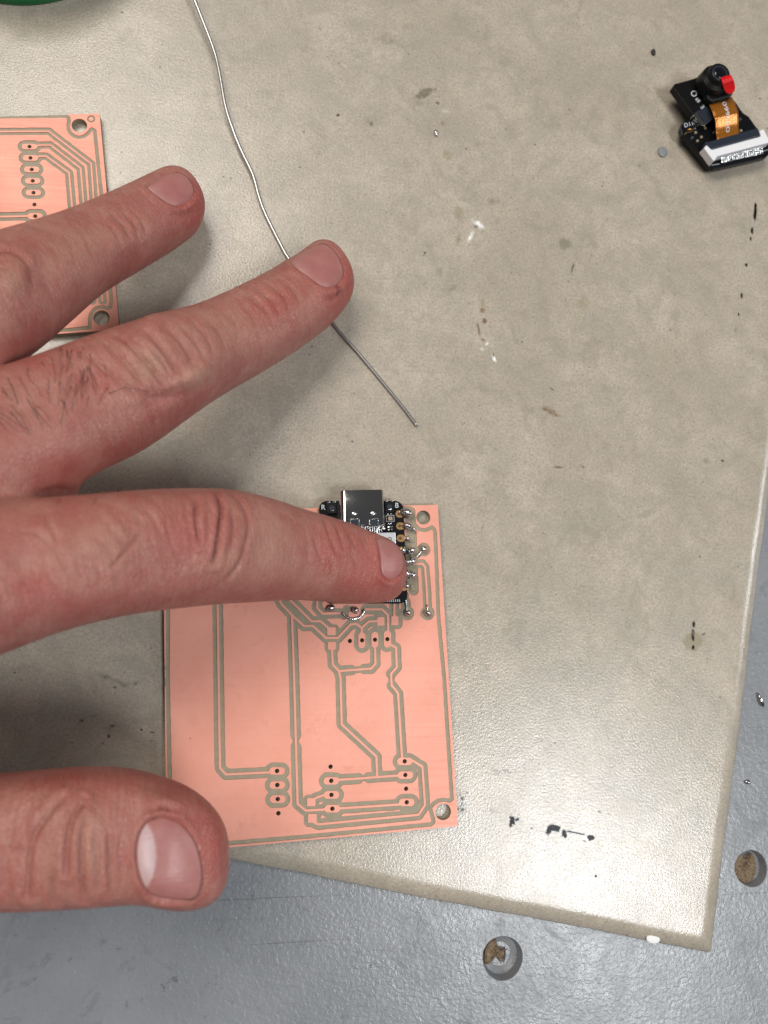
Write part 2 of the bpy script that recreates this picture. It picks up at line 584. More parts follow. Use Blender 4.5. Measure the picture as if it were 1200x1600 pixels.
M_BLACKCRUMB = simple('black_crumb', (0.012, 0.006, 0.006), 0.6)
M_GREYGLUE = simple('grey_glue', (0.20, 0.22, 0.23), 0.5, 0, 1.0, 0.05)
M_WHITECHIP = simple('white_chip', (0.75, 0.75, 0.74), 0.5)
M_CERAMIC = simple('ceramic_chip', (0.30, 0.24, 0.16), 0.5)
M_HOLE_SHADE = simple('hole_shade_copper', (0.10, 0.03, 0.012), 0.5)  # dark copper that stands in for the shade inside pad holes
M_WIRE = simple('solder_wire_metal', (0.46, 0.455, 0.44), 0.29, 0.85, 1.5, 0.01)


def mat_wood():
    m, nt, b = newmat('raw_fibreboard')
    co = coord_mm(nt)
    n1 = noise(nt, co, 1.6, 6, 0.75)
    c = mixc(nt, maprange(nt, n1, 0.3, 0.7), (0.11, 0.075, 0.045), (0.34, 0.25, 0.16))
    nt.links.new(c, b.inputs['Base Color'])
    setp(b, Roughness=0.85)
    bump(nt, b, n1, 0.5)
    return m


M_WOOD = mat_wood()


def mat_flex():
    m, nt, b = newmat('orange_flex_film')
    co = coord_mm(nt)
    setp(b, Base_Color=(0.42, 0.15, 0.018, 1), Roughness=0.22, Metallic=0.45)
    at = N(nt, 'ShaderNodeAttribute', attribute_name='across')
    w = math_(nt, 'SINE', math_(nt, 'MULTIPLY', at.outputs['Fac'], 90.0))
    f = maprange(nt, w, -0.2, 0.6)
    nt.links.new(mixc(nt, f, (0.26, 0.085, 0.010), (0.50, 0.19, 0.022)), b.inputs['Base Color'])
    bump(nt, b, w, 0.02)
    return m


M_FLEX = mat_flex()

# ================================================================== SETTING
TAB_Z = -2.7
# grey bench top with two countersunk screw holes
HOLES = [((785.5, 1497), 31.5, 30.0), ((1173.5, 1357), 25.5, 24.0)]


def table():
    bm = bmesh.new()
    R = 900.0
    c0 = np.array([0.0, 0.0])
    outer = [bm.verts.new((x * MM, y * MM, TAB_Z * MM)) for x, y in ((-R, -R), (R, -R), (R, R), (-R, R))]
    edges = [bm.edges.new((outer[i], outer[(i + 1) % 4])) for i in range(4)]
    rims = []
    for (c, r, _) in HOLES:
        C = px(c[0], c[1], TAB_Z)
        rr = r * np.linalg.norm(px(c[0] + 1, c[1], TAB_Z) - C)
        rim = []
        for k in range(48):
            a = 2 * math.pi * k / 48
            w = 1 + 0.015 * math.sin(3 * a + c[0])
            rim.append(bm.verts.new(((C[0] + rr * w * math.cos(a)) * MM, (C[1] + rr * w * math.sin(a)) * MM, TAB_Z * MM)))
        for k in range(48):
            edges.append(bm.edges.new((rim[k], rim[(k + 1) % 48])))
        rims.append((C, rr, rim))
    bmesh.ops.triangle_fill(bm, use_beauty=True, use_dissolve=False, edges=edges)
    for C, rr, rim in rims:
        prev = rim
        for (s, dz) in ((0.97, -0.25), (0.93, -0.8), (0.86, -1.8), (0.55, -2.3)):
            ring = []
            for k in range(48):
                v = rim[k].co
                ring.append(bm.verts.new(((C[0] + (v.x / MM - C[0]) * s) * MM, (C[1] + (v.y / MM - C[1]) * s) * MM, (TAB_Z + dz) * MM)))
            for k in range(48):
                bm.faces.new((prev[k], prev[(k + 1) % 48], ring[(k + 1) % 48], ring[k]))
            prev = ring
        bm.faces.new(prev)
    bmesh.ops.recalc_face_normals(bm, faces=bm.faces)
    for f in bm.faces:
        if abs(f.normal.z) > 0.9 and f.normal.z < 0:
            f.normal_flip()
    me = bpy.data.meshes.new('tabletop')
    bm.to_mesh(me)
    bm.free()
    t = link('tabletop', me, M_TABLE)
    tag(t, 'grey painted bench top with broken screw holes under the beige mat', None, None, 'structure')
    # torn fibre plug in each hole
    shapes = [[(-.93, .05), (-.80, .55), (-.45, .83), (-.20, .80), (-.10, .35), (.12, .22), (.25, .30), (.20, -.05), (.05, -.45), (-.10, -.20), (-.35, -.12), (-.55, -.30), (-.85, -.45)],
              [(-.85, .1), (-.72, .5), (-.40, .72), (-.15, .42), (.15, .50), (.30, .68), (.45, .40), (.52, 0), (.42, -.45), (.1, -.78), (-.4, -.72), (-.75, -.40)]]
    for (C, rr, _), sh in zip(rims, shapes):
        n = len(sh)
        P = catmull(np.array(sh + sh[:1]), 4)[:-1]
        P = P * (1.0 if sh is shapes[0] else 1.22) + RNG.normal(0, 0.025, P.shape)
        rings = []
        for s, z in ((1.0, -2.2), (0.97, -1.5), (0.80, -1.2), (0.45, -1.45), (0.1, -1.25)):
            q = P.mean(0) + (P - P.mean(0)) * s
            rings.append(np.column_stack([C[0] + q[:, 0] * rr * .88, C[1] + q[:, 1] * rr * .88, TAB_Z + z + (0 if sh is shapes[0] else 0.3 if z > -2.0 else 0) + RNG.normal(0, .10, len(q))]))
        V = np.vstack(rings)
        m = len(P)
        F = [[i * m + k, i * m + (k + 1) % m, (i + 1) * m + (k + 1) % m, (i + 1) * m + k] for i in range(4) for k in range(m)]
        F.append(list(range(4 * m, 5 * m)))
        mesh('wood_plug', V, F, M_WOOD, t, smooth=False)
        # lifted flake of paint beside the tear
        if sh is not shapes[0]:
            continue
        fl = [(.30, .25), (.42, .30), (.47, .05), (.42, -.25), (.25, -.50), (.18, -.42), (.30, -.10)]
        q = np.array(fl) * rr * .85
        mesh('paint_flake', *prism_vf(np.column_stack([C[0] + q[:, 0], C[1] + q[:, 1], np.full(len(q), TAB_Z - 1.35)]), 0.5), M_TABLE, t)
    return t


TABLE = table()


# beige mat: thick sheet, soft rolled edges, corner at lower right
def work_mat():
    # bottom contour (on the bench) from the photograph
    cor = px(1108, 1487, TAB_Z + 0.6)[:2]
    e_r = px(1200, 752, TAB_Z + 0.6)[:2] - cor
    e_b = px(365, 1343, TAB_Z + 0.6)[:2] - cor
    e_r /= np.linalg.norm(e_r)
    e_b /= np.linalg.norm(e_b)
    LR, LB = 430.0, 560.0
    prof = []                                    # (inset, z)
    W, T = 3.5, -TAB_Z
    prof.append((0.25, TAB_Z))
    prof.append((0.0, TAB_Z + 0.5))
    prof.append((0.0, TAB_Z + 1.15))
    for k in range(1, 13):
        u = k / 12.0
        prof.append((W * (1 - math.sqrt(max(0, 1 - u * u))) * 0 + W * u ** 1.0, TAB_Z + 1.15 + (T - 1.15) * (1 - (1 - u) ** 2.3)))
    c4 = [cor, cor + e_r * LR, cor + e_r * LR + e_b * LB, cor + e_b * LB]
    nrm = [(-e_b), e_r, e_b, (-e_r)]

    def offs(ins):
        # rectangle-like outline inset on all sides, with a tight corner radius
        pts = []
        rc = 0.8 + ins * 0.15
        q = [cor + e_r * ins + e_b * ins, cor + e_r * (LR - ins) + e_b * ins, cor + e_r * (LR - ins) + e_b * (LB - ins), cor + e_r * ins + e_b * (LB - ins)]
        for i in range(4):
            p, a, b_ = q[i], q[i - 1], q[(i + 1) % 4]
            da = (a - p) / np.linalg.norm(a - p)
            db = (b_ - p) / np.linalg.norm(b_ - p)
            for k in range(6):
                t = k / 5
                pts.append(p + da * rc * (1 - t) ** 2 + db * rc * t ** 2)
            # points along the side so that it may wander a little
            L = np.linalg.norm(b_ - p)
            ns = 90
            for k in range(1, ns):
                s = rc + (L - 2 * rc) * k / ns
                wob = 0.10 * math.sin(s * 0.11 + i * 2) + 0.07 * math.sin(s * 0.43 + i)
                nn = np.array([-db[1], db[0]])
                pts.append(p + db * s + nn * wob)
        return np.array(pts)
    rings = [np.column_stack([offs(i), np.full(len(offs(i)), z)]) for i, z in prof]
    n = len(rings[0])
    # last ring: exact rectangle that the tiled top fills
    I2 = W + 2.0
    fx = offs(I2)
    Bi = np.linalg.inv(np.column_stack([e_r, e_b]))
    q = (fx - cor) @ Bi.T
    q[:, 0] = np.where(q[:, 0] < I2 + .6, I2, np.where(q[:, 0] > LR - I2 - .6, LR - I2, q[:, 0]))
    q[:, 1] = np.where(q[:, 1] < I2 + .6, I2, np.where(q[:, 1] > LB - I2 - .6, LB - I2, q[:, 1]))
    rings.append(np.column_stack([cor + q @ np.column_stack([e_r, e_b]).T, np.zeros(n)]))
    V = [np.vstack(rings)]
    F = [[i * n + k, i * n + (k + 1) % n, (i + 1) * n + (k + 1) % n, (i + 1) * n + k] for i in range(len(rings) - 1) for k in range(n)]
    F.append(list(range(n))[::-1])
    cnt = len(V[0])
    nr_, nb_ = int((LR - 2 * I2) / 4.0), int((LB - 2 * I2) / 4.0)
    sr, sb = (LR - 2 * I2) / nr_, (LB - 2 * I2) / nb_
    Sc = []
    for (x, y, rx, ry, ang, color, alpha, edge, rag) in STAINS:
        c = px(x, y, 0)[:2]
        s = np.linalg.norm(px(x + 1, y, 0) - px(x, y, 0))
        Sc.append((c, max(rx, ry) * s * (1.0 + rag * .5) + 0.2))
    SCc, SCr = np.array([a for a, _ in Sc]), np.array([r for _, r in Sc])
    for a in range(nr_):
        for b_ in range(nb_):
            o0 = cor + e_r * (I2 + a * sr) + e_b * (I2 + b_ * sb)
            mid = o0 + e_r * sr / 2 + e_b * sb / 2
            m = 24 if (np.linalg.norm(SCc - mid, axis=1) < SCr + 2.9).any() else 1
            g = np.arange(m + 1) / m
            A, B2 = np.meshgrid(g, g, indexing='ij')
            pts = o0 + A.reshape(-1, 1) * e_r * sr + B2.reshape(-1, 1) * e_b * sb
            V.append(np.column_stack([pts, np.zeros(len(pts))]))
            ii, jj = np.meshgrid(np.arange(m), np.arange(m), indexing='ij')
            b0 = cnt + ii.ravel() * (m + 1) + jj.ravel()
            F += np.column_stack([b0, b0 + m + 1, b0 + m + 2, b0 + 1]).tolist()
            cnt += len(pts)
    V = np.vstack(V)
    me = bpy.data.meshes.new('work_mat')
    me.from_pydata((V * MM).tolist(), [], F)
    me.polygons.foreach_set('use_smooth', [True] * len(me.polygons))
    bm = bmesh.new()
    bm.from_mesh(me)
    bm.faces.ensure_lookup_table()
    bm.normal_update()
    rev = [f for f in bm.faces if f.normal.z < 0 and f.calc_center_median().z > (TAB_Z + 0.2) * MM]
    bmesh.ops.reverse_faces(bm, faces=rev)
    bmesh.ops.remove_doubles(bm, verts=[v for v in bm.verts if any(len(e.link_faces) == 1 for e in v.link_edges)], dist=1e-6)
    bm.to_mesh(me)
    bm.free()
    X = np.empty(len(me.vertices) * 3)
    me.vertices.foreach_get('co', X)
    X = X.reshape(-1, 3) / MM
    sc, sa = stain_eval(X[:, :2], STAINS)
    at_ = me.attributes.new('stain_cover', 'FLOAT', 'POINT')
    at_.data.foreach_set('value', sa.astype(np.float32))
    at_ = me.attributes.new('stain_colour', 'FLOAT_VECTOR', 'POINT')
    at_.data.foreach_set('vector', sc.astype(np.float32).ravel())
    o = link('work_mat', me, M_MAT)
    tag(o, 'stained beige work mat with rolled edge lying on the grey bench', 'mat')
    return o


MAT = work_mat()


# ================================================================== CIRCUIT BOARDS
def seg_dist(P, a, b):
    ab = b - a
    L = ab @ ab
    t = np.clip(((P - a) @ ab) / L, 0, 1) if L > 1e-12 else np.zeros(len(P))
    return np.linalg.norm(P - a - t[:, None] * ab, axis=1)


def marching(Fld, org, u, v, h, z, thick, both=False):
    """iso-contour Fld>0 on a grid -> list of (V,F) per connected piece; top at z, walls down by thick"""
    ny, nx = Fld.shape
    ins = Fld > 0
    lab = -np.ones((ny, nx), int)
    cur = 0
    from collections import deque
    for j0, i0 in zip(*np.nonzero(ins)):
        if lab[j0, i0] >= 0:
            continue
        dq = deque([(j0, i0)])
        lab[j0, i0] = cur
        while dq:
            j, i = dq.popleft()
            for dj, di in ((1, 0), (-1, 0), (0, 1), (0, -1)):
                a, b = j + dj, i + di
                if 0 <= a < ny and 0 <= b < nx and ins[a, b] and lab[a, b] < 0:
                    lab[a, b] = cur
                    dq.append((a, b))
        cur += 1
    out = [dict(V=[], F=[], idx={}, n=0) for _ in range(cur)]

    def vert(d, key, gx, gy, zz):
        k = (key, zz)
        if k not in d['idx']:
            d['idx'][k] = len(d['V'])
            p = org + u * (gx * h) + v * (gy * h)
            d['V'].append((p[0], p[1], zz))
        return d['idx'][k]
    full = ins[:-1, :-1] & ins[1:, :-1] & ins[:-1, 1:] & ins[1:, 1:]
    anyi = ins[:-1, :-1] | ins[1:, :-1] | ins[:-1, 1:] | ins[1:, 1:]
    # merged runs of full cells
    for j in range(ny - 1):
        i = 0
        row = full[j]
        while i < nx - 1:
            if row[i]:
                k = i
                while k < nx - 1 and row[k] and k - i < 40:
                    k += 1
                d = out[lab[j, i]]
                d['n'] += k - i
                ids = [vert(d, (i, j), i, j, z), vert(d, (k, j), k, j, z), vert(d, (k, j + 1), k, j + 1, z), vert(d, (i, j + 1), i, j + 1, z)]
                d['F'].append(ids)
                if both:
                    zb = z - thick
                    d['F'].append([vert(d, (i, j), i, j, zb), vert(d, (i, j + 1), i, j + 1, zb), vert(d, (k, j + 1), k, j + 1, zb), vert(d, (k, j), k, j, zb)])
                i = k
            else:
                i += 1
    for j, i in zip(*np.nonzero(anyi & ~full)):
        cs = [(i, j), (i + 1, j), (i + 1, j + 1), (i, j + 1)]
        val = [Fld[b, a] for a, b in cs]
        labs = set(lab[b, a] for (a, b), w in zip(cs, val) if w > 0)
        for L in labs:
            poly = []
            for k in range(4):
                a, b = cs[k], cs[(k + 1) % 4]
                va, vb = val[k], val[(k + 1) % 4]
                ia = va > 0 and lab[a[1], a[0]] == L
                ib = vb > 0 and lab[b[1], b[0]] == L
                if ia:
                    poly.append(((a), a[0], a[1], False))
                if ia != ib and (va > 0) != (vb > 0):
                    t = va / (va - vb)
                    key = ('e', min(a, b), max(a, b))
                    poly.append((key, a[0] + (b[0] - a[0]) * t, a[1] + (b[1] - a[1]) * t, True))
            if len(poly) < 3:
                continue
            d = out[L]
            d['n'] += 0.5
            ids = [vert(d, p[0], p[1], p[2], z) for p in poly]
            d['F'].append(ids)
            idb = [vert(d, p[0], p[1], p[2], z - thick) for p in poly] if both else None
            if both:
                d['F'].append(idb[::-1])
            m = len(poly)
            for k in range(m):
                p, q = poly[k], poly[(k + 1) % m]
                if p[3] and q[3]:
                    a, b = vert(d, p[0], p[1], p[2], z), vert(d, q[0], q[1], q[2], z)
                    a2, b2 = vert(d, p[0], p[1], p[2], z - thick), vert(d, q[0], q[1], q[2], z - thick)
                    d['F'].append([a, a2, b2, b])
    return [(d['V'], d['F'], d['n'] * h * h) for d in out]


PCB_T = 1.6
CU_T = 0.15


def circuit_board(label, O, u, v, W, H, nets, cuts, holes, z0=0.0, hgrid=0.16, group=None):
    """O: lower-left corner (mm, xy), u/v unit axes, nets in photograph pixels"""
    zt = z0 + PCB_T
    cen = O + u * W / 2 + v * H / 2
    t = thing('circuit_board', (cen[0], cen[1], z0), label, 'circuit board', group)
    nx, ny = int(W / hgrid) + 3, int(H / hgrid) + 3
    org = O - (u + v) * hgrid
    gx, gy = np.meshgrid(np.arange(nx), np.arange(ny))
    P = org + gx.reshape(-1, 1) * hgrid * u + gy.reshape(-1, 1) * hgrid * v
    L = P - O
    a, b = L @ u, L @ v
    box = np.minimum(np.minimum(a, W - a), np.minimum(b, H - b))
    wob = 0.03 * np.sin(P[:, 0] * 1.9) * np.sin(P[:, 1] * 2.3)
    hole = np.full(len(P), 1e3)
    mmpx = np.linalg.norm(px(501, 1000, zt) - px(500, 1000, zt))
    for (x, y, r) in holes:
        c = px(x, y, zt)[:2]
        hole = np.minimum(hole, np.linalg.norm(P - c, axis=1) - r * mmpx)
    base = np.minimum(box, hole)
    for V, F, ar in marching(base.reshape(ny, nx), org, u, v, hgrid, zt - CU_T, PCB_T - CU_T, both=True):
        if ar > 5:
            mesh('substrate', V, F, M_FR4, t)
    net = np.full(len(P), 1e3)
    iso = np.full(len(P), 1e3)
    for pts, hw, c in nets:
        q = pxs(pts, zt)[:, :2]
        d = np.full(len(P), 1e3)
        for i in range(max(1, len(q) - 1)):
            j = min(i + 1, len(q) - 1)
            d = np.minimum(d, seg_dist(P, q[i], q[j]))
        net = np.minimum(net, d - hw * mmpx)
        iso = np.minimum(iso, d - (hw + c) * mmpx)
    cut = np.full(len(P), 1e3)
    for pts, hw in cuts:
        q = pxs(pts, zt)[:, :2]
        for i in range(max(1, len(q) - 1)):
            j = min(i + 1, len(q) - 1)
            cut = np.minimum(cut, seg_dist(P, q[i], q[j]) - hw * mmpx)
    plane = np.minimum(iso, cut) + wob
    cu = np.maximum(np.minimum(plane, base), np.minimum(np.minimum(-net, base), 0.5))
    pieces = marching(cu.reshape(ny, nx), org, u, v, hgrid, zt, CU_T + 0.004)
    pieces = [p for p in pieces if p[2] > 0.12]
    pieces.sort(key=lambda p: -p[2])
    for k, (V, F, ar) in enumerate(pieces):
        mesh('copper_plane' if ar > 60 else ('copper_trace' if ar > 1.5 else 'copper_pad'), V, F, M_COPPER, t)
    return t


def frame_from(tr, br, z, Wmm, Hmm=None):
    A, B = px(*tr, z)[:2], px(*br, z)[:2]
    H = np.linalg.norm(A - B) if Hmm is None else Hmm
    v = (A - B) / np.linalg.norm(A - B)
    u = np.array([v[1], -v[0]])
    return B - u * Wmm, u, v, Wmm, H


TW, TC = 1.7, 6.4          # half trace width and channel width in photograph pixels


def pad(x, y, hl=6.5, r=5.6, ang=0.0, c=6.8):
    dx, dy = hl * math.cos(ang), hl * math.sin(ang)
    return ([(x - dx, y - dy), (x + dx, y + dy)], r, c)


def sq(x0, y0, x1, y1, c=6.4):
    w, h = x1 - x0, y1 - y0
    r = 1.5
    out = []
    n = 5
    for k in range(n):
        y = y0 + r + (h - 2 * r) * k / (n - 1)
        out.append(([(x0 + r, y), (x1 - r, y)], r, c))
    return out


netsA = [
    ([(338, 860), (340, 945), (341.6, 1060), (343, 1160), (344, 1200), (353, 1210), (427, 1206.5)], TW, TC),
    pad(433, 1204.6), pad(433.4, 1226.6), pad(434, 1248.6),
    ([(430, 925), (440, 944), (456, 961), (459.6, 1060), (462, 1149)], TW, TC), ([(462, 1148), (462.6, 1168)], TW, 3.2),
    ([(462.6, 1167), (465, 1256), (478, 1266.6), (505, 1265), (512, 1264)], TW, TC),
    ([(457, 962), (474.7, 978), (489, 978), (509, 996.7), (528, 996.7), (548, 975.3), (557, 975), (565, 981), (565, 990)], TW, TC),
    ([(565, 981), (576, 971), (592, 970.5)], TW, TC), *sq(589, 964, 601, 977.5),
    pad(565.3, 1000.5, 7, 5.6, math.pi / 2),
    ([(447, 932), (457, 941), (486.7, 970.7), (501, 970.7), (514, 982)], TW, TC), *sq(511, 980, 524.7, 992.3, 4.5),
    *sq(512, 1003, 525, 1015, 5.0), ([(518.5, 1013), (520, 1038.7), (530, 1048.7), (549, 1047)], TW, TC), ([(548, 1047), (570, 1045.5)], TW, 3.4),
    ([(569, 1045.5), (580, 1044.7), (586.7, 1037), (586, 1012)], TW, TC), pad(585.6, 999.6, 7, 5.6, math.pi / 2),
    ([(529.5, 1048), (532, 1060), (534, 1132), (588, 1182), (589, 1205)], TW, TC), ([(589, 1203), (589, 1213)], TW, 5),
    ([(512, 1220), (528, 1218.5), (560, 1216.5)], TW, TC), ([(559, 1216.5), (577, 1215)], TW, 3.0), ([(576, 1215), (620, 1212), (630, 1211)], TW, TC),
    pad(517.6, 1220), pad(633.4, 1211),
    pad(605.3, 998.5, 7.5, 6, math.pi / 2),
    ([(606, 990), (606.5, 986), (606, 961), (596.7, 952), (571, 952)], TW, TC), ([(537, 960), (533, 958), (504, 958.7), (495, 949), (497, 930)], TW, TC),
    ([(608, 1006), (618.7, 1012), (620, 1042.7), (611, 1053)], TW, TC), ([(611, 1052), (612, 1072)], TW, 3.4), ([(612, 1071), (618.7, 1079), (622, 1084), (628, 1182), (630, 1188)], TW, TC),
    pad(632.4, 1189.6), ([(640, 1188), (645, 1188.5), (660, 1198), (664, 1258), (654, 1273), (498, 1288), (490, 1285)], TW, TC), *sq(481, 1272, 495, 1285.5, 6),
    pad(518, 1242), ([(510, 1242), (504, 1243), (493, 1247)], TW, TC), *sq(479.6, 1247, 493, 1259.6, 5),
    pad(519.4, 1263.6), ([(525, 1263.4), (532, 1263), (624, 1257), (632, 1254)], TW, TC), pad(635.6, 1253.6),
    ([(641, 881), (660, 881), (664, 886), (666.7, 920), (668, 950)], TW, 5.5), ([(668, 958)], 3.5, 8), ([(636, 958)], 3.0, 8.5), ([(634, 940), (636, 956)], 1.2, 6),
    *sq(611, 962.7, 622.7, 976.7), ([(616, 940), (616, 964)], TW, TC), ([(624.7, 940), (624.7, 950)], 1.6, 5),
    ([(662, 858.7)], 2.5, 8.5), ([(652, 868), (662, 859)], 0.8, 4),
]
cutsA = [
    ([(263, 800), (262, 1060), (265, 1200), (268, 1300)], 3.1), ([(266, 1325), (480, 1307), (674, 1288), (677.5, 1284), (672, 1262), (677, 1256), (684, 1251), (692, 1249.5), (702, 1251), (706, 1248), (694, 1060), (684.7, 960), (682.7, 897), (680, 835), (679, 828), (675, 824), (669, 827), (663, 828.5), (655, 827), (648, 820), (645, 812), (645, 798), (640, 794), (600, 796)], 3.1),
    ([(641, 800), (644, 860), (646, 922)], 8.5), ([(505, 800), (515, 930), (630, 930)], 9), ([(560, 880), (600, 880)], 50),
    ([(540, 950), (556, 953)], 4.5),
]
MH = 11.6
holesA = [(661.5, 808.5, MH), (692.5, 1268.5, 12.3)] + [(x, y, 3.4) for x, y in (
    (433, 1204.6), (433.4, 1226.6), (434, 1248.6), (435, 1270.8), (516.6, 1198), (517.6, 1220), (518, 1242), (519.4, 1263.6),
    (632.4, 1189.6), (633.4, 1211), (634.6, 1232.4), (635.6, 1253.6), (546.7, 1001.5), (565.8, 1000.5), (586, 999.6), (605.3, 998.7))]
O, u, v, W, H = frame_from((684, 788.5), (716, 1291), PCB_T, 1.0)
LE = px(257.5, 1080, PCB_T)[:2]
W = float((O + u * 1.0 - LE) @ u)
O = O + u * 1.0 - u * W
BOARD_A = circuit_board('copper clad circuit board under the index finger with black module soldered on', O, u, v, W, H, netsA, cutsA, holesA)
AX_U, AX_V = u.copy(), v.copy()

netsB = [
    ([(-260, 207), (0, 205.5), (76, 205), (142.5, 256), (147, 320), (160, 470)], 1.4, 5.2),
    ([(46, 229), (63, 226.7), (79, 226.7), (126, 263), (132, 333), (144, 470)], 1.4, 5.2), ([(47.5, 246.7), (62, 244), (72, 244), (108, 270), (114, 337), (128, 470)], 1.4, 5.2),
    ([(-260, 341), (0, 338.5), (48, 337.5)], 1.6, 6.0), pad(55, 337.7, 6, 5.6), ([(142.5, 186)], 3.6, 3.0),
]
padsB = [(46, 229), (47.5, 246.7), (49.5, 264.7), (51, 282.5), (52.2, 301)]
netsB += [pad(x, y, 7, 5.0, 0, 6.2) for x, y in padsB]
ring = [(124 + 17.5 * math.cos(math.radians(a)), 197 + 17.5 * math.sin(math.radians(a))) for a in range(205, 30, -15)]
ring2 = [(158.5 + 17.5 * math.cos(math.radians(a)), 497 + 17.5 * math.sin(math.radians(a))) for a in range(-60, -190, -15)]
cutsB = [([(-260, 186), (0, 182.5), (104, 181.5), (107, 184)] + ring + [(143, 201.5), (148, 204), (160, 318), (174, 470), (172, 480)] + ring2 + [(140, 512), (77, 518), (-240, 540)], 2.9)]
holesB = [(124, 196, 12.3), (158.5, 496.5, 12.6)] + [(x, y, 3.3) for x, y in padsB + [(53.7, 319.5), (55, 337.7)]]
Ob, ub, vb, Wb, Hb = frame_from((155.5, 177.5), (186.5, 515), PCB_T, 55.0)
BOARD_B = circuit_board('copper clad circuit board under the ring finger with a column of bare pads', Ob, ub, vb, Wb, Hb, netsB, cutsB, holesB)

# solder joints and bare jumper wire that belong to the soldered board
ZT = PCB_T


def joint(name, x, y, r, rz, seed, parent, z=ZT, ry=None, rot=0.0):
    c = px(x, y, z)
    k = np.linalg.norm(px(x + 1, y, z) - c)
    V, F = blob_vf((c[0], c[1], z + rz * 0.25), r * k, (ry or r) * k, rz, seed, 0.22, z - 0.02, rot=rot)
    return mesh(name, V, F, M_SOLDER, parent, smooth=True)


for i, (x, y, r) in enumerate(((662, 858.5, 5.2), (668, 958.5, 5.4), (636.3, 958.5, 5.0), (517, 950, 6.0), (555, 953.5, 6.0))):
    joint('solder_joint', x, y, r, 0.9, 30 + i, BOARD_A)
for P in ([(651, 870), (655, 866), (660, 860)], [(634, 936), (635, 946), (636, 957)], [(667.5, 945), (668, 957)]):
    Q = catmull(pxs(P, ZT + 0.25), 5)
    mesh('jumper_wire', *tube_vf(Q, 0.17, 8), M_SOLDER, BOARD_A, smooth=True)
Q = catmull(pxs([(535, 958.5), (541, 963.5), (548, 967), (557, 966.5), (564, 963), (570, 953)], ZT + 0.28), 6)
mesh('jumper_wire', *tube_vf(Q, 0.26, 8), M_SOLDER, BOARD_A, smooth=True)

# ================================================================== MICROCONTROLLER MODULE
XZ = PCB_T + 1.05               # top of the module board
xb = px(568, 865, PCB_T)
XI = thing('microcontroller_board', (xb[0], xb[1], PCB_T), 'small black microcontroller module with metal usb socket pressed down by index finger', 'microcontroller')


def rrect_px(x0, y0, x1, y1, r, n=6, sk=0.0):
    pts = []
    for (cx, cy, a0) in ((x1 - r, y0 + r, -90), (x1 - r, y1 - r, 0), (x0 + r, y1 - r, 90), (x0 + r, y0 + r, 180)):
        for k in range(n + 1):
            a = math.radians(a0 + 90 * k / n)
            x, y = cx + r * math.cos(a), cy + r * math.sin(a)
            pts.append((x + sk * (y - y0), y))
    return pts


prism('module_substrate', rrect_px(498, 782.5, 630, 943, 13, 6, 0.045), XZ, 1.0, M_BLACKPCB, XI, 0.05)


def box_px(name, x0, y0, x1, y1, z, th, mat, bev=0.0, sk=0.045, par=XI):
    q = [(x0 + sk * (y0 - 800), y0), (x1 + sk * (y0 - 800), y0), (x1 + sk * (y1 - 800), y1), (x0 + sk * (y1 - 800), y1)]
    return prism(name, q, z, th, mat, par, bev)


